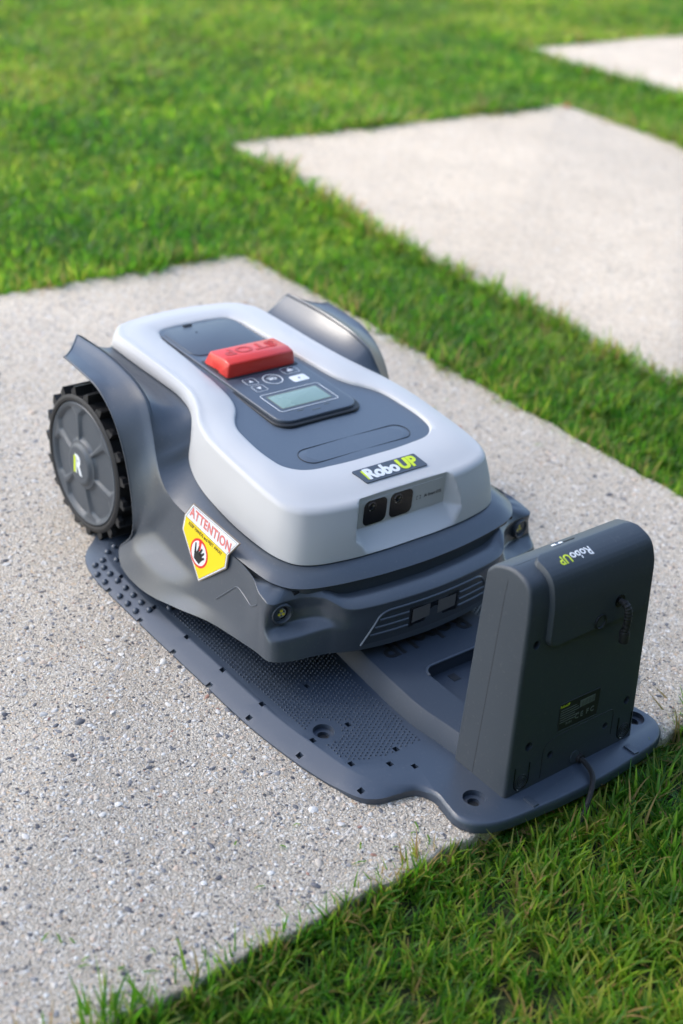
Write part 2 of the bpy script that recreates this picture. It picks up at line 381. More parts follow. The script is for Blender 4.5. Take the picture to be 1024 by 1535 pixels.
# loose and embedded aggregate stones on the slabs
pc = bpy.data.collections.new('pebble_kinds')
PEB = [(.58, .53, .47), (.62, .59, .54), (.50, .44, .37), (.24, .235, .235), (.13, .13, .14), (.56, .44, .34), (.66, .64, .60), (.075, .075, .085), (.33, .18, .13), (.60, .57, .53)]
for i, c in enumerate(PEB):
    bm = bmesh.new(); bmesh.ops.create_icosphere(bm, subdivisions=2, radius=1)
    for v in bm.verts:
        q = v.co.copy(); f = 1 + .16 * math.sin(3.1 * q.x + i * 2.3) * math.cos(2.7 * q.y - i) + .10 * math.sin(5 * q.z + i + q.x * 3)
        v.co = Vector((q.x * f * 1.0, q.y * f * (.62 + .06 * (i % 4)), q.z * f * .42))
        v.co.z = min(v.co.z, .36)
    me = bpy.data.meshes.new('stone_kind'); bm.to_mesh(me); bm.free(); me.materials.append(simple('stone_%s' % 'abcdefghij'[i], c)); fin(me, True, 40)
    o = bpy.data.objects.new('stone_kind_' + 'abcdefghij'[i], me); pc.objects.link(o)
for k, (x0, x1, y0, y1) in enumerate(SLABS):
    n = int((x1 - x0) * (y1 - y0) * (36000 if k == 0 else 9000))
    P = np.c_[rng.uniform(x0 + .006, x1 - .006, n), rng.uniform(min(y0, ylow(k, x1)) + .006, y1 - .006, n), np.zeros(n)]
    P = P[P[:, 1] > ylow(k, P[:, 0]) + .006]; n = len(P)
    s = np.clip(rng.lognormal(math.log(.00145), .44, n), .0007, .0064)
    P[:, 2] = -s * .10
    rt = np.c_[rng.normal(0, .16, n), rng.normal(0, .16, n), rng.uniform(0, 6.28, n)]
    idx = rng.choice(10, n, p=[.17, .17, .14, .085, .085, .085, .09, .045, .012, .118])
    scatter('aggregate', P, rt, np.c_[s, s, s], idx, pc, slabs[k])

# grass
gc = bpy.data.collections.new('grass_kinds')
NT = 18
def tuft(i):
    V = []; F = []; mi = []
    r = random.Random(100 + i)
    nb = 11
    for b in range(nb):
        a = r.uniform(0, 6.283); rad = r.uniform(0, .014); bx, by = rad * math.cos(a), rad * math.sin(a)
        h = r.uniform(.020, .044); w = r.uniform(.0009, .0018); az = r.uniform(0, 6.283); lean = r.uniform(.1, 1.1); curl = r.uniform(.1, 1.1)
        seg = 5; base = len(V); x, y, z = bx, by, 0.; ang = lean * .5; tw = r.uniform(-.5, .5)
        for s in range(seg + 1):
            t = s / seg; ww = w * (1 - t ** 2.2) + .00012; aa = az + math.pi / 2 + tw * t
            dx, dy = math.cos(aa) * ww, math.sin(aa) * ww
            V += [(x - dx, y - dy, z), (x + dx, y + dy, z)]
            st = h / seg; ang = lean * .5 + curl * t * 1.3
            x += math.cos(az) * math.sin(ang) * st; y += math.sin(az) * math.sin(ang) * st; z += math.cos(ang) * st
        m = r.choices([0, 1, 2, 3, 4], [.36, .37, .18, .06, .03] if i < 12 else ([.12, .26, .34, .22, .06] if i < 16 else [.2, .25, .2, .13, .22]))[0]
        for s in range(seg):
            F.append((base + 2 * s, base + 2 * s + 1, base + 2 * s + 3, base + 2 * s + 2)); mi.append(m)
    me = bpy.data.meshes.new('tuft'); me.from_pydata(V, [], F)
    for m in LEAF: me.materials.append(m)
    me.polygons.foreach_set('material_index', mi); me.shade_smooth(); me.update()
    o = bpy.data.objects.new('tuft_kind_' + 'abcdefghijklmnopqrst'[i], me); gc.objects.link(o)
for i in range(NT): tuft(i)
def grass_points():
    out = []
    Rm = np.array(rot); cp = np.array(CAMP)
    def vis(P, mrg):
        q = (P - cp) @ Rm; z = -q[:, 2]; u = q[:, 0] / np.maximum(z, .01); v = q[:, 1] / np.maximum(z, .01)
        return (z > .2) & (np.abs(u) < .248 + mrg) & (v < .3717 + mrg) & (v > -.3717 - mrg)
    dens = 6600
    x0, x1, y0, y1 = -6.5, 1.3, -2.2, 6.5
    n = int((x1 - x0) * (y1 - y0) * dens)
    P = np.c_[rng.uniform(x0, x1, n), rng.uniform(y0, y1, n), np.full(n, -.026)]
    P = P[vis(P, .10)]
    d = np.linalg.norm(P - cp, axis=1)
    keep = rng.random(len(P)) < np.clip(2.4 / d, .38, 1); P = P[keep]
    bad = np.zeros(len(P), bool)
    for k_, (a, b, c, e) in enumerate(SLABS):
        c = ylow(k_, P[:, 0])
        wob = .006 * np.sin(P[:, 0] * 31) + .005 * np.sin(P[:, 1] * 43 + 1)
        bad |= (P[:, 0] > a - .004 + wob) & (P[:, 0] < b + .002 + wob) & (P[:, 1] > c - .004 + wob) & (P[:, 1] < e + .004 + wob)
    P = P[~bad]
    # tufts growing right against the slab edges and hanging over them
    E = []
    for k_, (a, b, c, e) in enumerate(SLABS):
        c2 = ylow(k_, b)
        for (p, q) in (((a, c), (b, c2)), ((b, c2), (b, e)), ((b, e), (a, e)), ((a, e), (a, c))):
            L = math.dist(p, q); m = int(L * 260); t = rng.random(m); k = np.array([(q[1] - p[1]) / L, -(q[0] - p[0]) / L])
            o = rng.uniform(.000, .010, m)
            E.append(np.c_[p[0] + (q[0] - p[0]) * t + k[0] * o, p[1] + (q[1] - p[1]) * t + k[1] * o, np.full(m, -.022)])
    E = np.concatenate(E); E = E[vis(E, .1)]
    return np.concatenate([P, E]), len(E)
GP, NE = grass_points(); n = len(GP)
d = np.linalg.norm(GP - np.array(CAMP), axis=1)
patch = 1 + .22 * np.sin(GP[:, 0] * 5.1 + 1.3 * np.sin(GP[:, 1] * 3.3)) * np.sin(GP[:, 1] * 6.7 + GP[:, 0])
s = rng.uniform(.75, 1.25, n) * patch
wd = np.clip(d / 2.2, 1, 1.8)
# keep the blades short where the dock lies on them
near = (GP[:, 0] < .447) & (np.abs(GP[:, 1]) < .17) & (GP[:, 0] > .3)
hz = s.copy(); hz[near] = np.minimum(hz[near], .45)
hz[-NE:] *= rng.uniform(.8, 1.55, NE); hz[-NE:][near[-NE:]] = .4
rt = np.c_[rng.normal(0, .16, n), rng.normal(0, .16, n), rng.uniform(0, 6.28, n)]
rt[-NE:, :2] *= 2.0
field = np.sin(GP[:, 0] * 2.1 + 1.7 * np.sin(GP[:, 1] * 1.3)) * np.sin(GP[:, 1] * 1.9 + .8 * GP[:, 0] + 1) + .5 * np.sin(GP[:, 0] * 6.3 + 2 * np.sin(GP[:, 1] * 5.1)) + rng.normal(0, .5, n) + np.clip((-GP[:, 0] - 1.0) * .22, -.4, .6)  # tuft colour shifts yellower farther back, imitating sunlight on the far lawn
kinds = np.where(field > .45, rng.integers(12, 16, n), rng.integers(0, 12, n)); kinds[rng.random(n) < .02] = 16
kinds[-NE:] = np.where(rng.random(NE) < .3, 17, kinds[-NE:])
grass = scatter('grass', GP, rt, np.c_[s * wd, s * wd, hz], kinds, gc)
grass['label'] = 'short green lawn grass growing around and between the paving slabs'; grass['category'] = 'grass'

# ================================================================== MOWER
mower = thing('robot_mower', 'white and slate grey robotic lawn mower with red stop button, parked on its charging base', 'robot mower', (-.12, 0, 0))
W_ = [(-.405, 0, .215), (-.402, .05, .216), (-.39, .098, .218), (-.369, .1155, .2215), (-.365, .117, .222), (-.30, .119, .222), (-.24, .119, .222), (-.19, .121, .221), (-.158, .128, .216), (-.140, .139, .195), (-.125, .150, .173), (-.09, .159, .160), (-.02, .165, .151), (.044, .165, .148), (.076, .160, .147), (.095, .150, .1465), (.106, .132, .146), (.1155, .09, .146), (.119, .045, .146), (.120, 0, .146)]
C_ = [(-.405, 0, .240), (-.401, .05, .240), (-.388, .094, .240), (-.366, .1095, .240), (-.362, .111, .240), (-.30, .113, .240), (-.24, .114, .239), (-.175, .119, .237), (-.145, .129, .233), (-.118, .144, .227), (-.09, .152, .223), (-.06, .155, .220), (-.01, .156, .215), (.040, .155, .210), (.068, .150, .207), (.083, .139, .206), (.091, .122, .2055), (.099, .085, .2055), (.102, .043, .206), (.102, 0, .206)]
I_ = [(-.358, 0, .237), (-.357, .033, .237), (-.350, .056, .237), (-.332, .0648, .237), (-.328, .066, .237), (-.28, .069, .236), (-.235, .072, .235), (-.18, .076, .233), (-.145, .081, .231), (-.122, .090, .229), (-.106, .102, .2275), (-.085, .113, .226), (-.045, .118, .223), (-.012, .118, .221), (.010, .113, .219), (.023, .102, .218), (.030, .088, .2175), (.034, .06, .2175), (.036, .03, .2175), (.036, 0, .2175)]
def ring(A, n=16, clamp=False):
    A = np.asarray(A, float); B = A[1:-1][::-1].copy(); B[:, 1] *= -1
    full = np.concatenate([A, B]); k = len(full)
    ext = np.concatenate([full[-3:], full, full[:4]])
    kn = RK
    o = hermite(ext, n, clamp=clamp, knots=kn)
    return o[3 * n:(3 + k) * n]
_a = np.asarray(C_); _b = _a[1:-1][::-1] * np.array([1, -1, 1]); _f = np.concatenate([_a, _b]); RK = cknots(np.concatenate([_f[-3:], _f, _f[:4]]), .5)
NS = 16
rw, rc, ri = ring(W_, NS), ring(C_, NS), ring(I_, NS)
cen = np.array([-.13, 0, 0])
def inward(Rg, d, dz=0):
    t = np.roll(Rg, -1, 0) - np.roll(Rg, 1, 0); nn = np.c_[-t[:, 1], t[:, 0], np.zeros(len(t))]; nn /= np.linalg.norm(nn, axis=1)[:, None] + 1e-12
    s = np.sign(((cen - Rg) * nn).sum(1).mean()) or 1
    o = Rg + nn * d * s; o[:, 2] += dz; return o
rows = [inward(rw, .008, -.004), inward(rw, .0012, -.0012), rw]
P1 = rc + (rw - rc) * .12; P2 = rc + (ri - rc) * .16
NB = 26
bulge = inward(rw, -1.0) - rw
for k in range(1, NB + 1):
    t = k / NB; q = rw * (1 - t) + P1 * t + bulge * .0022 * math.sin(math.pi * t) * .8; rows.append(q)
for k in range(1, 10):
    t = k / 9; rows.append(P1 * (1 - t) ** 2 + rc * 2 * t * (1 - t) + P2 * t * t + bulge * .0)
for k in range(1, 9):
    t = k / 8; q = P2 * (1 - t) + ri * t; q = q.copy(); q[:, 2] += .0020 * math.sin(math.pi * t) + 0.0012 * t; rows.append(q)
rows += [inward(ri, .0012, .0004), inward(ri, .0022, -.001), inward(ri, .0028, -.010)]
WS = np.array(rows)
# the camera recess in the front face
def sst(a, b, x):
    t = np.clip((x - a) / (b - a), 0, 1); return t * t * (3 - 2 * t)
X, Y, Z = WS[..., 0], WS[..., 1], WS[..., 2]
xp = .0945
side = np.maximum(0, np.abs(Y) - .0665)
low = np.maximum(0, .1655 - Z)
xr = xp + side * (1.15 + 6 * side) + low * 1.28 + .35 * np.minimum(side, low)
msk = (X > .06) & (np.abs(Y) < .125)
WS[..., 0] = np.where(msk & (np.arange(len(rows))[:, None] > 1), np.minimum(X, xr), X)
mb = MB(); mb.grid(WS, cv=True)
shell = mb.build('top_shell', M['white'], mower, angle=38)
shell_bvh = BVHTree.FromPolygons([Vector(v) for v in mb.V], mb.F)
def drop(x, y, bvh=shell_bvh):
    h = bvh.ray_cast(Vector((x, y, 1)), Vector((0, 0, -1))); return h[0], h[1]

# grey deck inside the shell
def deckz(x): return np.interp(x, [-.36, -.18, -.106, -.045, .0, .036], [.2335, .2295, .2245, .2205, .2175, .2145])
ro = inward(ri, .0015); ro[:, 2] = deckz(ro[:, 0])
mb = MB(); rws = []
for t in (1, .93, .8, .6, .4, .2, 0):
    q = np.array([-.13, 0, 0]) * (1 - t) + ro * t; 
    q[:, 1] = ro[:, 1] * t; q[:, 0] = ro[:, 0]
    q[:, 2] = deckz(q[:, 0]) + .0012 * (1 - t); rws.append(q)
mb.grid(rws, cv=True); deck = mb.build('deck_panel', M['deck'], mower)
deck_bvh = BVHTree.FromPolygons([Vector(v) for v in mb.V], mb.F)
# stadium cover line in the deck
gb = MB(); cx, hw = -.002, .0155
st = [(cx + hw * math.cos(R(a)), .066 + hw * math.sin(R(a))) for a in range(0, 181, 15)] + [(cx + hw * math.cos(R(a)), -.066 + hw * math.sin(R(a))) for a in range(180, 361, 15)]
skew = lambda p: (p[0] + .004, p[1])
pts = [Vector((*skew(p), drop(*skew(p), deck_bvh)[0].z - .0001)) for p in st]
gb = MB(); gb.tube([p + Vector((0, 0, .00025)) for p in pts + [pts[0]]], .00062, 6, cap=False)
gb.build('cover_seam', M['dark'], deck)
cv = bevel_plate([skew((cx + (p[0] - cx) * .93, p[1] * .98)) for p in st], -.002, .0001, .0002, zf=lambda x, y: drop(x, y, deck_bvh)[0].z)
cv.build('service_cover', M['deck'], deck)

# console: two stacked plates
cz = lambda x, y=0: float(np.interp(x, [-.36, -.065], [.2375, .2295]))
tray = bevel_plate(rrect(-.357, -.058, -.0655, .0655, .022), -.013, -.0035, .0018, zf=cz).build('console_tray', M['dark'], mower)
con = bevel_plate(rrect(-.354, -.064, -.0605, .0605, .019), -.005, 0, .0014, zf=cz).build('console', M['grey'], mower)
bz = bevel_plate(rrect(-.356, -.0605, -.0635, .0635, .021), -.010, -.0050, .0016, zf=cz); bz.build('console_rim', M['grey'], tray)
# smoked flap behind the stop button
fl = bevel_plate(rrect(-.348, -.262, -.0555, .0555, .016), -.001, .0011, .0006, zf=cz); flap = fl.build('flap', M['greyside'], con)
h = MB(); h.box((-.349, -.012, .2385), (.0022, .006, .0012)); h.build('latch', M['dark'], flap)
h = MB(); disc(h, (-.326, -.012, cz(-.326) + .0012), (0, 0, 1), .0014, .0003); h.build('pin', M['dark'], flap)
# display
lz = lambda x, y: cz(x)
def fline(poly, w, name, mat, parent, dz=.0003):
    b = MB(); pts = [Vector((x, y, cz(x) + dz)) for x, y in poly]; b.tube(pts + [pts[0], pts[1]], w, 6, cap=False, flat=.4); return b.build(name, mat, parent)
disp = bevel_plate(rrect(-.1275, -.0945, -.0370, .0370, .0012), -.0005, .0004, .0002, zf=cz).build('display', M['lcd'], con)
fline(rrect(-.1345, -.0875, -.0445, .0445, .004), .0005, 'display_outline', M['print'], con)
b = MB(); b.prism(rrect(-.1295, -.0930, -.0385, .0385, .002), lambda p: (p[0], p[1], cz(p[0]) - .001), lambda p: (p[0], p[1], cz(p[0]) + .00025)); b.build('display_surround', M['faint'], con, smooth=False)
# buttons (words run the other way round: the reader stands behind the mower)
TY = (1, 0, 0); TX = (0, -1, 0)
def key(x0, x1, y0, y1, fill=False):
    if fill: return bevel_plate(rrect(x0, x1, y0, y1, .003), -.0005, .0005, .0002, zf=cz).build('key', M['print'], con)
    k = bevel_plate(rrect(x0, x1, y0, y1, .003), -.0005, .0003, .0002, zf=cz).build('key', M['grey'], con)
    fline(rrect(x0, x1, y0, y1, .003), .00035, 'key_outline', M['print'], k); return k
def tri(cx, cy, s, mat, parent, name='arrow'):
    b = MB(); b.prism([(cx + s, cy), (cx - s * .8, cy - abs(s)), (cx - s * .8, cy + abs(s))], lambda p: (*p, cz(p[0]) + .0003), lambda p: (*p, cz(p[0]) + .0007)); b.build(name, mat, parent, smooth=False)
k1 = key(-.1805, -.1645, -.0395, -.0225); tri(-.1725, -.031, -.0032, M['print'], k1)
k2 = key(-.1605, -.1445, -.0395, -.0225); tri(-.1525, -.031, .0032, M['print'], k2)
k3 = key(-.1865, -.1705, .0225, .0455)
b = MB(); b.prism([(-.1755, .030), (-.1755, .038), (-.179, .038), (-.183, .034), (-.179, .030)], lambda p: (*p, cz(p[0]) + .0003), lambda p: (*p, cz(p[0]) + .0007)); b.build('house_icon', M['print'], k3, smooth=False)
k4 = key(-.1625, -.1465, .0200, .0440, True); tri(-.1545, .032, .002, M['ink'], k4)
cr = lambda r: [(-.1665 + r * math.cos(R(a)), -.001 + r * math.sin(R(a))) for a in range(0, 360, 12)]
k5 = bevel_plate(cr(.0118), -.0005, .0003, .0002, zf=cz).build('key', M['grey'], con); fline(cr(.0128), .0007, 'key_outline', M['print'], k5)
tex('OK', .0085, frame((-.1675, -.001, cz(-.1665) + .0006), TX, (1, 0, -.027)), 'key_lettering', M['print'], k5, .0002, .0003)
b = MB(); b.tube([Vector((-.1730, -.001 + q, cz(-.173) + .0005)) for q in (-.004, -.002, 0, .002, .004)], .0005, 5); b.build('key_line', M['print'], k5)
for px, py, w in ((-.0815, -.020, .009), (-.0815, .020, .007), (-.0755, 0, .012)):
    b = MB(); b.box((px, py, cz(px) + .0002), (.0004, w / 2, .0002)); b.build('small_print', M['faint'], con)
# stop button
bt = MB(); prof = chain([(-.1915, .2300), (-.1925, .2515), (-.2050, .2545), (-.2385, .2525), (-.2460, .2350), (-.2450, .2300)], [0, .003, .004, .004, .003, 0], 4)
prr = []
for y, s in ((-.0535, .0), (-.0535, .90), (-.0520, .955), (-.0500, 1.0), (.0500, 1.0), (.0520, .955), (.0535, .90), (.0535, 0)):
    prr.append([(-.2185 + (x + .2185) * (s if s else .01), y * (1 - .055 * max(0, (z - .235) / .02)), .2300 + (z - .23) * (s if s else .01)) for x, z in prof])
bt.grid(prr, cv=True); btn = bt.build('stop_button', M['red'], mower, angle=50)
sk = bevel_plate(rrect(-.2485, -.1885, -.0560, .0560, .003), -.002, .0008, .0005, zf=cz).build('button_well', M['dark'], con)
btn_bvh = BVHTree.FromPolygons([Vector(v) for v in bt.V], bt.F)
tex('STOP', .0255, frame((-.2215, 0, 0), TX, (1, 0, 0)), 'stop_lettering', M['reddark'], btn, .0004, .0005, sx=1.25, space=1.08, post=lambda v: Vector((v.x, v.y, drop(v.x, v.y, btn_bvh)[0].z + .0001 + max(0, v.z))))
# badge on the front of the shell
bp = [drop(.0555, 0)[0], drop(.0785, 0)[0]]
bn = (bp[0] - bp[1]).normalized(); bc = (bp[0] + bp[1]) / 2
Bm = frame(bc, (0, 1, 0), bn); nz = Bm.to_3x3() @ Vector((0, 0, 1))
b = MB(); L = .0118
poly = [(-.0475, L), (.0475, L), (.0445, -L), (-.0435, -L)]
poly = [(-.0485, L), (.0455, L), (.0490, -L), (-.0430, -L)]
pl = chain(poly, .002, 4)
b.prism(pl, lambda p: Bm @ Vector((p[0], p[1], -.004)), lambda p: Bm @ Vector((p[0], p[1], .0016)))
badge = b.build('badge_plate', M['greyside'], mower, smooth=False)
b = MB(); b.tube([Bm @ Vector((p[0] * .975, p[1] * .90, .0017)) for p in pl + [pl[0]]], .0004, 5, cap=False); b.build('badge_rim', M['print'], badge) if False else None
tex('Robo', .0235, Bm @ Matrix.Translation((-.0125, -.0003, .0018)), 'badge_lettering', M['print'], badge, .0003, .0011, sx=.92)
tex('UP', .0235, Bm @ Matrix.Translation((.0268, -.0003, .0018)), 'badge_lettering', M['lime'], badge, .0003, .0011, sx=.95)
b = MB(); b.prism([(-.0388, .0080), (-.0352, .0080), (-.0352, -.0078), (-.0375, -.0078)], lambda p: Bm @ Vector((p[0], p[1], .0015)), lambda p: Bm @ Vector((p[0], p[1], .0019))); b.build('badge_stripe', M['lime'], badge, smooth=False)

# camera panel
def xplane(poly, x0, x1, name, mat, parent, smooth=False):
    b = MB(); b.prism(poly, lambda p: (x0, p[0], p[1]), lambda p: (x1, p[0], p[1])); return b.build(name, mat, parent, smooth)
cpan = xplane(rrect(-.0650, .0650, .1665, .2010, .006), .085, .0949, 'camera_panel', M['white'], mower)
for yc in (-.0415, -.0025):
    w = xplane(rrect(yc - .0170, yc + .0170, .1680, .1998, .0075), .090, .0957, 'camera_window', M['black'], mower)
    xplane(rrect(yc - .0182, yc + .0182, .1672, .2008, .0062), .090, .0953, 'window_gasket', M['white'], w)
    b = MB(); lc = Vector((.0958, yc - .0055, .1915))
    rw_ = []
    for r_, x_ in ((.0064, 0), (.0062, .0004), (.0054, .0004), (.0044, -.0003), (.0028, .0002), (.0001, .0004)):
        rw_.append([(lc.x + x_, lc.y + r_ * math.cos(a), lc.z + r_ * math.sin(a)) for a in np.linspace(0, 2 * math.pi, 25)[:-1]])
    b.grid(rw_, cv=True); b.build('lens', M['lens'], w)
tex('Ai Smart EYE', .0058, frame((.0952, .0470, .1835), (0, 1, 0), (0, 0, 1)), 'panel_lettering', M['ink'], cpan, .0001, -.00003, sx=.85)
for a, b_ in ((-1, -1), (-1, 1), (1, -1), (1, 1)):
    b = MB(); y_, z_ = .0250 + a * .0022, .1835 + b_ * .0022
    b.box((.0950, y_, z_), (.0002, .0009, .0002)); b.box((.0950, y_ + a * .0007, z_ - b_ * .0007), (.0002, .0002, .0009)); b.build('focus_mark', M['ink'], cpan)

# upper band of the body (with the valleys beside the fenders)
B_ = [(-.400, 0, .165), (-.400, .05, .168), (-.388, .105, .185), (-.3690, .1640, .2440), (-.3665, .1675, .2480), (-.300, .168, .2505), (-.232, .170, .246), (-.190, .173, .234), (-.163, .178, .203), (-.145, .183, .177), (-.127, .187, .157), (-.09, .190, .142), (-.02, .191, .1375), (.044, .190, .1365), (.088, .186, .1345), (.113, .172, .1325), (.127, .150, .1325), (.138, .10, .132), (.144, .05, .132), (.146, 0, .132)]
rB = ring(B_, NS, True); rW = inward(rw, .002, -.0015)
def mixr(a, b_, t, dz=0):
    q = a * (1 - t) + b_ * t; q[:, 2] += dz; return q
fend = np.interp(rB[:, 0], [-.40, -.36, -.20, -.14], [0, 1, 1, 0]) * (np.abs(rB[:, 1]) > .12)
fend = np.convolve(np.r_[fend[-8:], fend, fend[:8]], np.ones(9) / 9, 'same')[8:-8]
def midrow(t, sag):
    q = mixr(rW, rB, t); q[:, 2] -= sag * fend; return q
rin = inward(rB, .0012, -.0014)
BR = [rW, midrow(0.15, 0.00483), midrow(0.3, 0.00752), midrow(0.45, 0.00834), midrow(0.6, 0.00758), midrow(0.72, 0.00603), midrow(0.82, 0.00421), midrow(0.91, 0.00223), midrow(0.97, 0.00077), rB, rin, inward(rB, .0035, -.0016)]
# bands in front are slightly convex
conv = np.interp(rB[:, 0], [-.12, -.05], [0, 1])
for i, t in enumerate((0, .15, .3, .45, .6, .72, .82, .91, .97)):
    BR[i][:, 2] += conv * .0024 * math.sin(math.pi * t)
mb = MB(); mb.grid(BR, cv=True)
band = mb.build('upper_body_band', M['greyside'], mower, angle=40)
gw = MB(); gw.grid([inward(rB, .0030, -.0008), inward(rB, .0034, -.012), inward(rB, .0036, -.030)], cv=True); gw.build('shadow_gap', M['dock'], mower)
band_bvh = BVHTree.FromPolygons([Vector(v) for v in mb.V], mb.F)

# lower body: fenders, side walls, skid shoes, lamp pods and bumper in one sheet
def L5(b, d, q=None, fl=1.15, dip=0.0):
    b, d = np.array(b), np.array(d); rws = [b + np.array([0, -.004, -.006]), b, None, None, None, d]
    for i, t in ((2, .30), (3, .58), (4, .82)):
        p = b * (1 - t) + d * t; p[1] = b[1] + (d[1] - b[1]) * t ** fl; p[2] -= dip * 4 * t * (1 - t); rws[i] = p
    if q:
        for i, p in q.items(): rws[i] = np.array(p)
    return rws
# rows: inner, lip, q1, q2, q3, bottom      (7th row turns under)
ST = []
ST.append(L5((-.3665, .1675, .2480), (-.324, .2095, .242), fl=1.0, dip=.0055))
ST.append(L5((-.300, .168, .2505), (-.283, .210, .240), fl=1.0, dip=.0040))
ST.append(L5((-.232, .170, .246), (-.240, .210, .234), fl=1.0, dip=.0020))
ST.append(L5((-.190, .173, .234), (-.205, .210, .214)))
ST.append(L5((-.163, .178, .203), (-.181, .210, .183)))
ST.append(L5((-.145, .183, .177), (-.164, .210, .146)))
ST.append(L5((-.127, .187, .157), (-.152, .211, .105)))
ST.append(L5((-.110, .189, .148), (-.150, .214, .075), {4: (-.143, .206, .092)}))
ST.append(L5((-.090, .190, .142), (-.172, .217, .047), {2: (-.100, .192, .122), 3: (-.115, .198, .095), 4: (-.150, .214, .066)}))
ST.append(L5((-.060, .191, .139), (-.148, .228, .034), {2: (-.070, .193, .118), 3: (-.085, .199, .087), 4: (-.120, .219, .060)}))
ST.append(L5((-.020, .191, .1375), (-.090, .231, .032), {2: (-.025, .194, .115), 3: (-.042, .200, .083), 4: (-.068, .217, .058)}))
ST.append(L5((.012, .191, .137), (-.035, .222, .038), {2: (.008, .194, .114), 3: (-.002, .200, .085), 4: (-.018, .208, .058)}))
ST.append(L5((.044, .191, .1362), (.020, .212, .047), {2: (.042, .195, .112), 3: (.038, .200, .086), 4: (.030, .205, .064)}))
ST.append(L5((.074, .194, .1345), (.075, .209, .054), {2: (.074, .197, .110), 3: (.074, .201, .086), 4: (.075, .205, .068)}))
def F6(a, b, c, d, e, f): return [np.array(v) for v in (a, b, c, d, e, f)]
ST.append(F6((.094, .182, .1325), (.100, .202, .1275), (.101, .203, .112), (.103, .204, .094), (.106, .206, .080), (.112, .209, .059)))
ST.append(F6((.101, .180, .1315), (.1145, .2025, .1245), (.1145, .2035, .110), (.117, .205, .094), (.124, .2065, .082), (.131, .209, .060)))
ST.append(F6((.106, .174, .1320), (.1205, .1955, .1225), (.1175, .195, .108), (.119, .196, .092), (.133, .200, .083), (.1395, .202, .060)))
ST.append(F6((.109, .166, .1320), (.1195, .180, .1215), (.1165, .180, .108), (.1185, .180, .092), (.1385, .182, .084), (.1450, .185, .059)))
ST.append(F6((.114, .152, .1320), (.1220, .162, .1210), (.1200, .162, .108), (.1220, .162, .093), (.1430, .162, .086), (.1490, .162, .0585)))
ST.append(F6((.1215, .140, .1290), (.1340, .140, .1205), (.1305, .141, .108), (.1330, .142, .096), (.1490, .141, .0885), (.1515, .140, .0565)))
ST.append(F6((.1320, .130, .1245), (.1455, .130, .1160), (.1440, .131, .106), (.1460, .131, .096), (.1540, .130, .087), (.1550, .129, .0555)))
ST.append(F6((.1425, .120, .1185), (.1545, .120, .1105), (.1540, .120, .104), (.1550, .120, .095), (.1580, .119, .085), (.1580, .118, .0545)))
ST.append(F6((.1500, .105, .1165), (.1605, .105, .1092), (.1592, .105, .103), (.1596, .105, .094), (.1610, .105, .084), (.1610, .104, .053)))
ST.append(F6((.1565, .060, .1165), (.1672, .060, .1090), (.1664, .060, .103), (.1666, .060, .094), (.1672, .060, .083), (.1675, .060, .0515)))
ST.append(F6((.1595, 0, .1165), (.1705, 0, .1090), (.1696, 0, .103), (.1698, 0, .094), (.1702, 0, .083), (.1705, 0, .0505)))
ST = np.array(ST)
Bm2 = ST[:-1][::-1].copy(); Bm2[..., 1] *= -1
full = np.concatenate([ST, Bm2])                       # right side -> front -> left side
g1 = hermite(full, 10, clamp=False, knots=cknots(full, .5))
g1c = hermite(full, 10, clamp=True, knots=cknots(full, .5)); g1[:, :2] = g1c[:, :2]; _k = (g1[:, 5, 0] < -.16)[:, None]; g1[:, 2] = np.where(_k, g1c[:, 2], g1[:, 2]); g1[:, 3] = np.where(_k, g1c[:, 3], g1[:, 3])
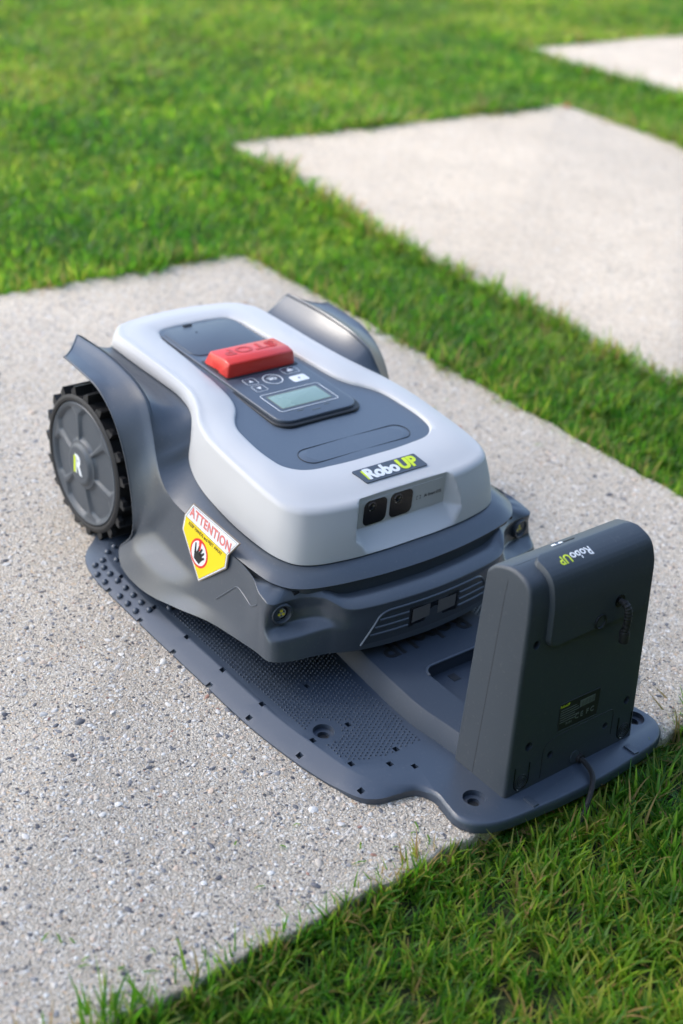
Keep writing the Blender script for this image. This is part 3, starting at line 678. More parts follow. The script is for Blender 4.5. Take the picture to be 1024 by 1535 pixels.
# rows: round the lip, keep the rest smooth
def rowsmooth(G):
    inner, lip, q1, q2, q3, bot = [G[:, i] for i in range(6)]
    A = lip + (inner - lip) * np.clip(.0012 / (np.linalg.norm(inner - lip, axis=1)[:, None] + 1e-9), 0, .45)
    B = lip + (q1 - lip) * np.clip(.0012 / (np.linalg.norm(q1 - lip, axis=1)[:, None] + 1e-9), 0, .45)
    deep = inner + (np.array([-.11, 0, 0]) - inner) * [1, 1, 0] * (.10 * sst(.06, .10, inner[:, 0]))[:, None] + [0, 0, -.003]
    out = [deep, inner, A] + [A * (1 - t) ** 2 + lip * 2 * t * (1 - t) + B * t * t for t in (.33, .67)] + [B]
    lo = hermite(np.stack([B, q1, q2, q3, bot]), 7, clamp=True)
    rowsF = [B, q1, q2, q3, bot]; fl = [B]
    for k in (1, 2, 3):
        p, a, c_ = rowsF[k], rowsF[k - 1], rowsF[k + 1]; rr_ = .0030 if k > 1 else .004
        A1 = p + (a - p) * np.clip(rr_ / (np.linalg.norm(a - p, axis=1)[:, None] + 1e-9), 0, .48); C1 = p + (c_ - p) * np.clip(rr_ / (np.linalg.norm(c_ - p, axis=1)[:, None] + 1e-9), 0, .48)
        prev = fl[-1]; fl += [prev * (1 - t) + A1 * t for t in (.33, .66)] + [A1 * (1 - t) ** 2 + p * 2 * t * (1 - t) + C1 * t * t for t in (0, .25, .5, .75, 1)]
    prev = fl[-1]; fl += [prev * (1 - t) + bot * t for t in (.33, .66, 1)]
    fl = np.stack(fl); tt = np.linspace(0, 4, len(lo))
    # parameter of every filleted row on the control rows, so that both versions correspond
    par = [0] + sum([[k - 1 + .28 + .0 * k, k - 1 + .56] + [k - .16, k - .08, k, k + .08, k + .16] for k in (1, 2, 3)], []) + [3.44, 3.72, 4]
    par = np.maximum.accumulate(np.array(par)); los = np.stack([np.stack([np.interp(par, tt, lo[:, i, c_]) for c_ in range(3)], -1) for i in range(lo.shape[1])], 1)
    wf = sst(.085, .112, G[:, 5, 0])[None, :, None] * (np.abs(G[:, 5, 1]) < .21)[None, :, None]
    lo = los * (1 - wf) + fl * wf
    out += [lo[i] for i in range(1, len(lo))]
    d = np.array([[0, -1, 0]]) * np.sign(bot[:, 1:2] + 1e-9) * np.clip(np.abs(bot[:, 1:2]) / .1, 0, 1) + np.array([[-1, 0, 0]]) * np.clip((bot[:, :1] - .10) / .05, 0, 1)
    hi_ = sst(.08, .14, bot[:, 2])[:, None]
    out += [bot + d * .0014 + [0, 0, -.0012], bot + d * (.006 * (1 - hi_) + .002 * hi_) + np.array([[0, 0, .0005]]) * (1 - hi_) - np.array([[0, 0, .002]]) * hi_, bot + d * (.03 * (1 - hi_) + .0022 * hi_) + np.array([[0, 0, .012]]) * (1 - hi_) - np.array([[0, 0, .004]]) * hi_]
    return np.stack(out)
G2 = rowsmooth(g1)
mb = MB(); mb.grid(G2)
lower = mb.build('lower_body', M['greyside'], mower, angle=42)
low_bvh = BVHTree.FromPolygons([Vector(v) for v in mb.V], mb.F)
def hit(bvh, o, d):
    h_ = bvh.ray_cast(Vector(o), Vector(d)); return h_[0], h_[1]
# thickness of the fender edge
ed = [Vector(p) for p in hermite(np.array([s_[5] for s_ in ST[:9]]), 6)]
for sgn in (1, -1):
    b = MB(); b.tube([Vector((p.x, sgn * (p.y - .0008), p.z - .0006)) for p in ed], .0013, 6); b.build('fender_lip', M['greyside'], mower)
    tipb = [Vector(s_) for s_ in (ST[0][1], ST[0][2], ST[0][3], ST[0][4], ST[0][5])]
    b = MB(); b.tube([Vector((p.x, sgn * p.y, p.z - .0006)) for p in tipb], .0014, 6); b.build('fender_lip', M['greyside'], mower)

# dark underbody and inner block
u = MB()
u.add([(x, y, z) for x in (-.385, .085) for y in (-.128, .128) for z in (.055, .195)], [(0, 1, 3, 2), (4, 6, 7, 5), (0, 4, 5, 1), (2, 3, 7, 6), (0, 2, 6, 4), (1, 5, 7, 3)])
u.add([(x, y, z) for x in (-.11, .118) for y in (-.168, .168) for z in (.066, .128)], [(0, 1, 3, 2), (4, 6, 7, 5), (0, 4, 5, 1), (2, 3, 7, 6), (0, 2, 6, 4), (1, 5, 7, 3)])
u.add([(x, y, z) for x in (.09, .146) for y in (-.118, .118) for z in (.062, .110)], [(0, 1, 3, 2), (4, 6, 7, 5), (0, 4, 5, 1), (2, 3, 7, 6), (0, 2, 6, 4), (1, 5, 7, 3)])
u.build('underbody', M['dark'], mower, smooth=False)
for sgn in (-1, 1):   # wall of the wheel well
    b = MB(); pr = [Vector((x, 0, z)) for x, z in ((-.115, .06), (-.125, .10), (-.135, .13), (-.155, .155), (-.185, .180), (-.23, .198), (-.30, .205), (-.36, .205))]
    b.grid([[(p.x, sgn * .13, p.z) for p in pr], [(p.x, sgn * .172, p.z) for p in pr]]); b.build('wheel_well', M['dark'], mower)
for sgn in (-1, 1):
    b = MB(); disc(b, (.05, sgn * .10, .041), (0, 1, 0), .029, .012, 24); cw = b.build('front_roller', M['rubber'], mower)
    b = MB(); b.tube([(.05, sgn * .10, .041), (.045, sgn * .118, .05), (.04, sgn * .11, .075)], .006, 8); b.build('roller_fork', M['dark'], cw)

# lamps
for sgn in (-1, 1):
    c, nn = hit(low_bvh, (.4, sgn * .1835, .1065), (-1, 0, 0)); nn = Vector((1, sgn * .18, .03)).normalized()
    Lm = frame(c, nn.cross(Vector((0, 0, 1))) * -1, (0, 0, 1)); zz = Vector((0, 0, 1))
    xa = Vector((0, 0, 1)).cross(nn).normalized(); ya = nn.cross(xa)
    Lm = Matrix.Translation(c - nn * .001) @ Matrix((xa, ya, nn)).transposed().to_4x4()
    b = MB(); rws_ = []
    for r_, h_ in ((.0132, -.004), (.0130, .0050), (.0120, .0062), (.0106, .0060), (.0096, .0045), (.0088, .0015), (.0080, .0010)):
        rws_.append([Lm @ Vector((r_ * math.cos(a), r_ * math.sin(a), h_)) for a in np.linspace(0, 2 * math.pi, 33)[:-1]])
    b.grid(rws_, cv=True); lamp = b.build('lamp', M['dock'], mower)
    b = MB(); disc(b, Lm @ Vector((0, 0, .0008)), nn, .0084, .0006, 24); b.build('lamp_lens', M['black'], lamp)
    b = MB(); disc(b, Lm @ Vector((0, 0, .0014)), nn, .0058, .0005, 20); b.build('reflector', M['silver'], lamp)
    for a in (90, 210, 330):
        b = MB(); q = Lm @ Vector((.0030 * math.cos(R(a)), .0030 * math.sin(R(a)), .0022)); disc(b, q, nn, .0017, .0005, 12); b.build('light_chip', M['led'], lamp)
        b = MB(); q = Lm @ Vector((.0036 * math.cos(R(a + 60)), .0036 * math.sin(R(a + 60)), .0020)); disc(b, q, nn, .0009, .0004, 8); b.build('reflector_dot', M['dark'], lamp)

# grille on the bumper
def fx(y, z, d=0):
    h_ = low_bvh.ray_cast(Vector((.4, y, z)), Vector((-1, 0, 0)))[0]; return Vector(((h_.x if h_ else .17) + d, y, z))
def bar(yzs, r, name, mat, parent, d=.0004, flat=1.0):
    b = MB(); P = []
    for (a, b_) in zip(yzs[:-1], yzs[1:]):
        n_ = max(2, int(math.hypot(b_[0] - a[0], b_[1] - a[1]) / .006))
        for k in range(n_): P.append((a[0] + (b_[0] - a[0]) * k / n_, a[1] + (b_[1] - a[1]) * k / n_))
    P.append(yzs[-1]); b.tube([fx(y, z, d) for y, z in P], r, 6, flat=flat); return b.build(name, mat, parent)
b = MB(); gp = [(-.101, .0590), (-.0785, .0945), (-.068, .0985), (.068, .0985), (.0785, .0945), (.101, .0590)]
rws_ = []
for z in np.linspace(.0595, .098, 10):
    hw_ = float(np.interp(z, [.059, .0945, .098], [.100, .0785, .069])); rws_.append([fx(y, z, .0004) for y in np.linspace(-hw_, hw_, 41)])
b.grid(rws_); gri = b.build('bumper_grille', M['dock'], mower)
bar(chain(gp, .010, 4, closed=False), .0017, 'grille_frame', M['greyside'], gri)
for sgn in (-1, 1):
    for z, y0 in ((.0880, .0790), (.0790, .0850), (.0700, .0905)):
        bar([(sgn * .0390, z), (sgn * y0, z)], .0016, 'grille_rib', M['greyside'], gri)
xw = fx(0, .079).x
fr = MB()
for (ya, yb, za, zb) in ((-.037, .037, .0905, .0925), (-.037, .037, .0665, .0685), (-.0372, -.0352, .0665, .0925), (.0352, .0372, .0665, .0925)):
    fr.add([(xw + dx - .9 * (y_ ** 2), y_, z_) for dx in (-.006, .0009) for y_ in (ya, yb) for z_ in (za, zb)], [(0, 1, 3, 2), (4, 6, 7, 5), (0, 4, 5, 1), (2, 3, 7, 6), (0, 2, 6, 4), (1, 5, 7, 3)])
cwin = fr.build('contact_window', M['dark'], mower, smooth=False)
xplane([(-.0352, .0685), (.0352, .0685), (.0352, .0905), (-.0352, .0905)], xw - .006, xw + .0003, 'window_back', M['black'], cwin)
for ya, yb in ((-.0340, -.0075), (.0050, .0325)):
    xplane([(ya, .0720), (yb, .0735), (yb, .0900), (ya, .0900)], xw - .001, xw + .0007, 'contact_plate', M['pale'], cwin)
# embossed chevron on the flanks
for sgn in (-1, 1):
    P = []
    for x, z in chain([(.020, .075), (.050, .1075), (.083, .100), (.098, .112)], .006, 4, closed=False):
        q = hit(low_bvh, (x, sgn * .4, z), (0, -sgn, 0))[0]
        if q: P.append(q - Vector((0, sgn * .0006, 0)))
    b = MB(); b.tube(P, .0014, 6); b.build('side_moulding', M['greyside'], mower)

# warning sticker on the left flank
def sk_pt(u_, v_, d=0):
    "u along the flank forwards, v down; origin = top rear corner"
    o = Vector((-.0500, -.1912, .1620)); ux = Vector((.0937, -.0004, -.0031)); nn = Vector((-.02, -1, .12)).normalized()
    ux = ux.normalized(); vy = nn.cross(ux).normalized()
    return o + ux * u_ - vy * v_ + nn * (d + .0010)
def sk_inv(p):
    o = sk_pt(0, 0); ux = (sk_pt(1, 0) - o); vy = (sk_pt(0, 1) - o); q = Vector(p) - o; return (q.dot(ux), q.dot(vy))
cor = [(-.0495, -.1903, .1621), (.0437, -.1907, .1590), (.0273, -.1935, .1361), (.0275, -.1954, .1198), (-.0177, -.2004, .0786), (-.0630, -.1949, .1241), (-.0619, -.1926, .1431)]
UV = [sk_inv(c) for c in cor]
def skpoly(uv, d0, d1, name, mat, parent):
    b = MB(); b.prism(uv, lambda p: sk_pt(p[0], p[1], d0), lambda p: sk_pt(p[0], p[1], d1)); return b.build(name, mat, parent, smooth=False)
ctr = (sum(p[0] for p in UV) / 7, sum(p[1] for p in UV) / 7)
grow = lambda uv, k: [(ctr[0] + (p[0] - ctr[0]) * k, ctr[1] + (p[1] - ctr[1]) * k) for p in uv]
stk = skpoly(grow(UV, 1.035), -.0020, -.0002, 'warning_sticker', M['backing'], mower)
stk['label'] = 'yellow and white hand warning sticker on the flank'
skpoly(UV, -.0002, .0002, 'sticker_face', M['print'], stk)
inn = grow(UV, .955)
# yellow field is everything below the line from corner 6 to corner 2
skpoly([inn[6], inn[2], inn[3], inn[4], inn[5]], .0002, .0004, 'yellow_field', M['yellow'], stk)
b = MB(); loop = inn + [inn[0]]
b.tube([sk_pt(*p, .0003) for p in loop], .00022, 4, cap=False); b.tube([sk_pt(*inn[6], .0005), sk_pt(*inn[2], .0005)], .00022, 4); b.build('sticker_line', M['ink'], stk)
tx = (Vector(UV[2]) - Vector(UV[6])).normalized(); ty = Vector((tx.y, -tx.x))
def skmap(org, du, dv, lift=.0005):
    "maps text-plane (x,y) to sticker; du, dv are uv vectors"
    return lambda v: sk_pt(org[0] + du[0] * v.x + dv[0] * v.y, org[1] + du[1] * v.x + dv[1] * v.y, lift + v.z)
edge = (Vector(UV[0]) - Vector(UV[6])); edge = edge.normalized()
mid = (Vector(inn[0]) + Vector(inn[1]) + Vector(inn[2]) + Vector(inn[6])) / 4
tex('ATTENTION', .0170, Matrix(), 'sticker_lettering', M['signpink'], stk, .0001, .00045, sx=.84, space=1.08, post=skmap((mid.x, mid.y), tx, ty))
m2 = (Vector(inn[6]) + Vector(inn[2])) / 2 - ty * .0050
tex('KEEP HANDS and FEET AWAY', .0062, Matrix(), 'sticker_lettering', M['ink'], stk, .0001, .00008, sx=.86, post=skmap((m2.x, m2.y), tx, ty))
cc = (Vector(inn[6]) + Vector(inn[2])) / 2 - ty * .0285 - tx * .0050
def circ(r, n=28): return [(cc.x + tx.x * r * math.cos(t) + ty.x * r * math.sin(t), cc.y + tx.y * r * math.cos(t) + ty.y * r * math.sin(t)) for t in np.linspace(0, 2 * math.pi, n + 1)[:-1]]
ps = skpoly(circ(.0178), .0004, .0006, 'prohibition_sign', M['signred'], stk)
def loc(pl): return [(cc.x + tx.x * a + ty.x * b_, cc.y + tx.y * a + ty.y * b_) for a, b_ in pl]
def skp3(uv, d0, d1, name, mat):      # keep three levels: siblings of the sign
    return skpoly(uv, d0, d1, name, mat, stk)
skp3(circ(.0150), .0006, .0007, 'sign_disc', M['print'])
skp3(loc([(-.0040, .0150), (.0015, .0155), (.0020, .0030), (-.0008, .0030)]), .0007, .0009, 'sign_bar', M['signred'])
hd = [[(-.0085, -.0020), (-.0070, -.0105), (.0040, -.0125), (.0085, -.0050), (.0060, .0010), (-.0030, .0010)],
      [(-.0085, -.0030), (-.0100, .0095), (-.0080, .0100), (-.0050, -.0010)], [(-.0040, 0), (-.0022, .0088), (-.0002, .0088), (-.0006, 0)],
      [(-.0008, 0), (.0040, .0090), (.0060, .0080), (.0030, -.0010)], [(.0025, 0), (.0090, .0062), (.0104, .0044), (.0055, -.0030)], [(.0050, -.0030), (.0110, .0005), (.0120, -.0016), (.0066, -.0068)]]
b = MB()
for pl_ in hd: b.prism(loc(pl_), lambda p: sk_pt(p[0], p[1], .0007), lambda p: sk_pt(p[0], p[1], .0010))
b.build('hand_symbol', M['ink'], stk, smooth=False)

# wheels
WC = Vector((-.294, 0, .1015)); RT = .0908
def make_wheel(sgn):
    """local frame: axis +y points outwards"""
    b = MB(); nr, na = 34, 216; rws_ = []
    for i in range(nr + 1):
        r_ = .0005 + (.0835 - .0005) * i / nr; row = []
        for j in range(na):
            a = 2 * math.pi * j / na; s6 = (a * 6 / (2 * math.pi)) % 1.0
            arc = abs(s6 - .5) * 2 * r_ * math.pi / 6          # distance to the middle of the pocket, metres
            halfw = .0170 + (r_ - .035) * .44 - 1.3 * max(0, r_ - .066)
            inside = min(halfw - arc, r_ - .0330, .0765 - r_)
            dp = .0042 * float(sst(-.0008, .0026, inside))
            hub = .0045 * float(sst(.0285, .0265, r_)) if r_ < .03 else 0
            hub = .0045 * (1 - float(sst(.0262, .0285, r_)))
            rimh = .0022 * float(sst(.0778, .0792, r_)) * (1 - float(sst(.0820, .0832, r_)))
            dish = -.004 * (1 - (r_ / .08) ** 2) * -1
            row.append((r_ * math.sin(a), dish - dp + hub + rimh, r_ * math.cos(a)))
        rws_.append(row)
    rws_.append([(.0835 * math.sin(2 * math.pi * j / na), -.03, .0835 * math.cos(2 * math.pi * j / na)) for j in range(na)])
    b.grid(rws_, cv=True); b.F.append(tuple(range(na)))
    me = mesh('wheel', b.V, b.F, M['rim'], True, 50)
    w = link('wheel', me, mower)
    w.location = Vector((WC.x, sgn * .1990, WC.z)) - mower.location
    w.rotation_euler = (0, R(14), 0) if sgn > 0 else (0, R(14), math.pi)
    t = MB(); prof = [(.0832, -.001), (.0838, .0020), (.0862, .0034), (.0888, .0030), (RT + .001, .0008), (RT, -.004), (RT - .0015, -.030), (RT, -.052), (.0850, -.055)]
    t.grid([[(r_ * math.sin(a), y, r_ * math.cos(a)) for a in np.linspace(0, 2 * math.pi, 97)[:-1]] for r_, y in prof], cv=True)
    link('tyre', mesh('tyre', t.V, t.F, M['rubber'], True, 40), w)
    lg = MB()
    def hexa(y0, y1, r0, r1, w0, w1): lg.add([(x, y, z) for (x, z) in ((-w0, r0), (w0, r0), (w1, r1), (-w1, r1)) for y in (y0, y1)], [(0, 1, 3, 2), (2, 3, 5, 4), (4, 5, 7, 6), (6, 7, 1, 0), (0, 2, 4, 6), (1, 7, 5, 3)])
    hexa(-.0500, -.0005, RT - .004, RT + .0118, .0036, .0022)
    lg.add([(x, y, z) for (x, z) in ((-.0036, RT - .003), (.0105, RT - .003), (.0080, RT + .0070), (-.0022, RT + .0118)) for y in (-.0065, .0002)], [(0, 1, 3, 2), (2, 3, 5, 4), (4, 5, 7, 6), (6, 7, 1, 0), (0, 2, 4, 6), (1, 7, 5, 3)])
    hexa(-.030, -.024, RT - .003, RT + .0070, .0060, .0030)
    lm = mesh('tread_lug', lg.V, lg.F, M['rubber'], False)
    for k in range(19):
        o = link('tread_lug', lm, w); o.rotation_euler = (0, 2 * math.pi * k / 19, 0)
    Tm = Matrix.Rotation(R(-14), 4, 'Y') if sgn < 0 else Matrix.Rotation(R(-14), 4, 'Y')
    Tm = Tm @ frame((0, .0087, 0), (-1, 0, 0), (0, 0, 1))
    tex('R', .034, Tm, 'wheel_lettering', M['print'], w, .0003, .0016, sx=.85)
    q = MB(); q.prism([(-.0092, .0118), (-.0052, .0118), (-.0052, -.0118), (-.0092, -.0118)], lambda p: Tm @ Vector((p[0], p[1], 0)), lambda p: Tm @ Vector((p[0], p[1], .0010)))
    q.build('wheel_stripe', M['lime'], w, smooth=False)
for sgn in (-1, 1): make_wheel(sgn)

# ================================================================== CHARGING DOCK
dock = thing('charging_dock', 'dark grey upright charging tower on a flat perforated base plate, beside the grass', 'charging dock', (.1, 0, 0))
half = [(-.300, .150), (-.262, .205), (-.232, .232), (-.190, .2445), (-.10, .2475), (.06, .2475), (.16, .2465), (.24, .238), (.285, .2285), (.318, .218), (.330, .203), (.334, .185), (.341, .163), (.358, .154), (.378, .157), (.397, .159), (.414, .150), (.426, .128), (.433, .075), (.4365, 0)]
H = np.array([(x, y, 0) for x, y in half]); Hf = np.concatenate([[(-.305, 0, 0)], H, (H[:-1] * [1, -1, 1])[::-1]])
ext = np.concatenate([Hf[-3:], Hf, Hf[:4]]); hf = hermite(ext, 6, knots=cknots(ext, .5))[3 * 6:(3 + len(Hf)) * 6]
def asym(a_): a_ = a_.copy(); a_[:, 1] = np.where((a_[:, 1] > 0) & (a_[:, 0] > .25), a_[:, 1] * (1 - .08 * np.clip((a_[:, 0] - .25) / .08, 0, 1)), a_[:, 1]); return a_
hf = asym(hf); outline = [(p[0], p[1]) for p in hf]
inn_half = [(-.275, .140), (-.245, .186), (-.222, .208), (-.185, .2205), (-.10, .2230), (.06, .2230), (.16, .2215), (.24, .213), (.278, .207), (.302, .1985), (.3165, .188), (.327, .178), (.3395, .1585), (.358, .1515), (.378, .1545), (.396, .1562), (.4125, .1475), (.424, .127), (.431, .075), (.4345, 0)]
Ih = np.array([(x, y, 0) for x, y in inn_half]); If = np.concatenate([[(-.28, 0, 0)], Ih, (Ih[:-1] * [1, -1, 1])[::-1]])
ext = np.concatenate([If[-3:], If, If[:4]]); iff = hermite(ext, 6, knots=cknots(ext, .5))[3 * 6:(3 + len(If)) * 6]
ZP = .013
iff = asym(iff)
def zed(x): return np.interp(x, [.28, .33], [.0028, .0085])
o_ = np.array(outline); a0 = np.c_[o_, np.full(len(o_), .0008)]; a1 = np.c_[o_, zed(o_[:, 0])]
i0 = iff.copy(); i0[:, 2] = ZP - .0006
ic = i0 * .994; ic[:, 2] = ZP; ic[:, 0] = i0[:, 0] - np.sign(i0[:, 0] - .07) * .0012
mb = MB(); mb.grid([a0, a1, a1 * .55 + i0 * .45 + [0, 0, .0008], i0, ic], cv=True); n_ = len(o_)
mb.F.append(tuple(range(n_))); mb.F.append(tuple(len(mb.V) - n_ + k for k in range(n_)))
pm = mesh('base_plate', mb.V, mb.F, M['base'], False)
cut = MB()
sqs = [(-.158, .222), (-.079, .222), (-.007, .222), (.068, .222), (.143, .220), (.223, .210), (.275, .199), (-.150, .2445), (-.075, .2455), (.0, .2455), (.075, .2445), (.148, .241), (.229, .232), (.310, .2135), (.222, .161), (.143, .158), (.282, .143), (.297, .164), (.314, .144)]
for x, y in sqs:
    for s_ in (-1, 1): cut.box((x, s_ * y, .006), (.0034, .0030, .03))
for x, y in ((.217, .191), (.385, .124), (-.20, .12)):
    for s_ in (-1, 1):
        cc_ = MB(); cc_.grid([[(x + r_ * math.cos(t), s_ * y + r_ * math.sin(t), z_) for t in np.linspace(0, 2 * math.pi, 29)[:-1]] for r_, z_ in ((.0064, -.02), (.0064, ZP - .0060), (.0120, ZP - .0060), (.0132, .04))], cv=True)
        cc_.F.append(tuple(range(28))); cc_.F.append(tuple(84 + k for k in range(28))); cut.add(cc_.V, cc_.F)
cm = mesh('cut', cut.V, cut.F, M['dark'], False)
pm = boolean_diff(pm, cm); pm.name = 'base_plate'; pm.materials.clear(); pm.materials.append(M['base']); fin(pm, True, 28)
plate = link('base_plate', pm, dock)
for x, y in ((.217, .191), (.385, .124), (-.20, .12)):
    for s_ in (-1, 1):
        b = MB(); b.tube([(x, s_ * y, .0005), (x, s_ * y, .003)], .0085, 20); b.build('screw_socket', M['dark'], plate)
# round studs at the rear and the fine anti-slip bumps
sp = [(-.204 + .0, .233), (-.186, .2400), (-.166, .2408), (-.204, .2220), (-.190, .2285)] + [(-.173 + .01875 * k, .2295) for k in range(6)] + [(-.129 + .01875 * k, .2412) for k in range(3)] + [(-.193 + .0168 * k, .2085) for k in range(7)] + [(-.067, .2085)] + [(-.184 + .0168 * k, .1900) for k in range(8)] + [(-.215, .209), (-.222, .195)]
bm = bmesh.new(); bmesh.ops.create_uvsphere(bm, u_segments=12, v_segments=8, radius=.0043)
for v in bm.verts: v.co.z = max(v.co.z * .95, -.002)
sm = bpy.data.meshes.new('stud'); bm.to_mesh(sm); bm.free(); sm.materials.append(M['base']); sm.shade_smooth()
def platez(x, y):
    h_ = plate_bvh.ray_cast(Vector((x, y, 1)), Vector((0, 0, -1)))[0]; return h_.z if h_ else ZP
plate_bvh = BVHTree.FromPolygons([v.co for v in pm.vertices], [tuple(p.vertices) for p in pm.polygons])
for x, y in sp:
    for s_ in (-1, 1):
        o = link('stud', sm, plate); o.location = (x, s_ * y, max(platez(x, s_ * y), .0035) + .0003)
bp_ = MB(); cnt = 0
def inpoly(x, y, P):
    c = False; j = len(P) - 1
    for i in range(len(P)):
        if (P[i][1] > y) != (P[j][1] > y) and x < (P[j][0] - P[i][0]) * (y - P[i][1]) / (P[j][1] - P[i][1]) + P[i][0]: c = not c
        j = i
    return c
fld = [(-.055, .212), (.07, .212), (.183, .208), (.232, .205), (.262, .203), (.276, .190), (.286, .150), (.284, .108), (.18, .106), (.12, .098), (-.055, .098)]
for i in range(-20, 70):
    for j in range(0, 40):
        x = i * .0054 + (.0027 if j % 2 else 0); y = .098 + j * .0047
        if not inpoly(x, y, fld): continue
        if math.hypot(x - .217, y - .191) < .020 or any(abs(x - a) < .006 and abs(y - b_) < .006 for a, b_ in sqs): continue
        for s_ in (-1, 1):
            n6 = 6; base = len(bp_.V)
            for r_, z in ((.0013, ZP - .0003), (.0007, ZP + .0015)):
                bp_.V += [(x + r_ * math.cos(2 * math.pi * k / n6), s_ * y + r_ * math.sin(2 * math.pi * k / n6), z) for k in range(n6)]
            bp_.F += [(base + k, base + (k + 1) % n6, base + n6 + (k + 1) % n6, base + n6 + k) for k in range(n6)] + [tuple(base + n6 + k for k in range(n6))]
o = bp_.build('grip_bumps', M['base'], plate, angle=60); o['kind'] = 'stuff'
# raised guide between plate and tower, with its pocket
gt = MB()
rowsX = [(-.02, .075, .018), (.05, .082, .026), (.12, .0885, .0345), (.16, .0925, .0355), (.22, .0975, .0352), (.262, .0985, .0345), (.30, .094, .034), (.345, .090, .034)]
sec = []
for x, hw_, zt_ in rowsX:
    fo = .0075; t_ = min(1, max(.15, (zt_ - ZP) / .02))
    half_ = [(hw_ + .004 * t_, ZP - .004), (hw_ + .003 * t_, ZP + .0005), (hw_ - .005, zt_ - .003), (hw_ - .0072, zt_ - .0006), (hw_ - .010, zt_)]
    sec.append([(x, -a, z) for a, z in half_] + [(x, a, z) for a, z in half_[::-1]])
gg = hermite(np.array(sec), 5); gt.grid(gg); k_ = gg.shape[1]; gt.F.append(tuple(range(k_))); gt.F.append(tuple(len(gt.V) - k_ + i for i in range(k_)))
for i in range(len(gg) - 1): gt.F.append((i * k_, (i + 1) * k_, (i + 1) * k_ + k_ - 1, i * k_ + k_ - 1))
gm = mesh('guide', gt.V, gt.F, M['base'], False)
pk = MB(); pol = rrect(.209, .40, -.046, .046, .014)
pk.prism(pol, lambda p: (p[0], p[1], ZP + .004), lambda p: (p[0] + (.0015 if p[0] > .3 else -.001), p[1], .05))
gm = boolean_diff(gm, mesh('pk', pk.V, pk.F, None, False)); gm.materials.clear(); gm.materials.append(M['guide']); fin(gm, True, 30)
guide = link('guide_ramp', gm, dock)
lp = [(x, y) for x, y in rrect(.209, .40, -.046, .046, .014) if x < .33]
lp.sort(key=lambda p: math.atan2(p[1], .36 - p[0]))
b = MB(); b.tube([(x, y, .0348) for x, y in lp], .0016, 8, cap=False); b.build('pocket_lip', M['base'], guide)
b = MB(); b.box((.2235, -.0060, ZP + .0042), (.0060, .0052, .0003)); b.box((.2235, .030, ZP + .0042), (.0060, .0052, .0003)); b.build('pocket_slot', M['dark'], guide)
def on_guide(v):
    return v
tex('RoboUP', .040, frame((.160, 0, .0353), (0, -1, 0), (1, 0, 0)), 'guide_lettering', M['dark'], guide, .0011, .0006, sx=.95, space=1.02)

# tower
prof = chain([(.3255, .012), (.3210, .2470), (.3300, .2575), (.3520, .2655), (.3790, .2600), (.3870, .2350), (.4040, .012)], [0, .004, .005, .012, .016, .020, 0], 6)
NP = len(prof)
def tw(z): return np.interp(z, [.012, .235, .262], [.0990, .0930, .0900])
cx_, cz_ = .362, .13
P2d = [Vector(p) for p in prof]
def inset(d):
    o = []
    for i in range(NP):
        e1 = (P2d[i] - P2d[max(i - 1, 0)]); e2 = (P2d[min(i + 1, NP - 1)] - P2d[i])
        t_ = Vector((0, 0))
        if e1.length > 1e-9: t_ += e1.normalized()
        if e2.length > 1e-9: t_ += e2.normalized()
        t_.normalize(); nn = Vector((t_.y, -t_.x)) * d          # inward for a clockwise outline
        q = P2d[i] + nn
        if i in (0, NP - 1): q.y = P2d[i].y
        o.append(q)
    return o
rws_ = []
FR = .0045
for s_, order in ((-1, range(0, 7)), (1, range(6, -1, -1))):
    for k in order:
        a = math.pi / 2 * k / 6; d_ = FR * (1 - math.sin(a)); yy = FR * (1 - math.cos(a))
        ins = inset(d_); rws_.append([(q.x, s_ * (tw(q.y) - yy), q.y) for q in ins])
tb = MB(); tb.grid(rws_, cv=True); tb.F.append(tuple(range(NP))); tb.F.append(tuple(len(tb.V) - NP + i for i in range(NP)))
tm = mesh('tower', tb.V, tb.F, M['dock'], False)
def backx(z): return float(np.interp(z, [.012, .233], [.4040, .3875]))
ct = MB(); nb = Vector((1, 0, .075)).normalized()
holes = [(.069, .190, .0048), (-.078, .192, .0050), (.080, .066, .0048), (-.071, .068, .0052), (-.036, .043, .0044), (.049, .045, .0042)]
for y, z, r_ in holes: disc(ct, (backx(z), y, z), nb, r_, .010, 18)
tm = boolean_diff(tm, mesh('ct', ct.V, ct.F, None, False)); tm.materials.clear(); tm.materials.append(M['dock']); fin(tm, True, 26)
tower = link('tower', tm, dock)
tb_bvh = BVHTree.FromPolygons([v.co for v in tm.vertices], [tuple(p.vertices) for p in tm.polygons])
for y, z, r_ in holes:
    b = MB(); disc(b, Vector((backx(z), y, z)) - nb * .0080, nb, r_ * .8, .0015, 14); b.build('screw', M['dark'], tower)
# seam between the front and rear shells
for s_ in (-1, 1):
    P = []
    for z in list(np.linspace(.014, .250, 16)):
        x = .3550 - .004 * (z / .25); q = hit(tb_bvh, (x, s_ * .3, z), (0, -s_, 0))[0]
        if q: P.append(q - Vector((0, s_ * .00025, 0)))
    b = MB(); b.tube(P, .00042, 5); b.build('shell_seam', M['dark'], tower)
P = []
for y in np.linspace(-.086, .086, 24):
    q = hit(tb_bvh, (.3495, y, .5), (0, 0, -1))[0]
    if q: P.append(q - Vector((0, 0, .0002)))
b = MB(); b.tube(P, .00040, 5); b.build('shell_seam', M['dark'], tower)
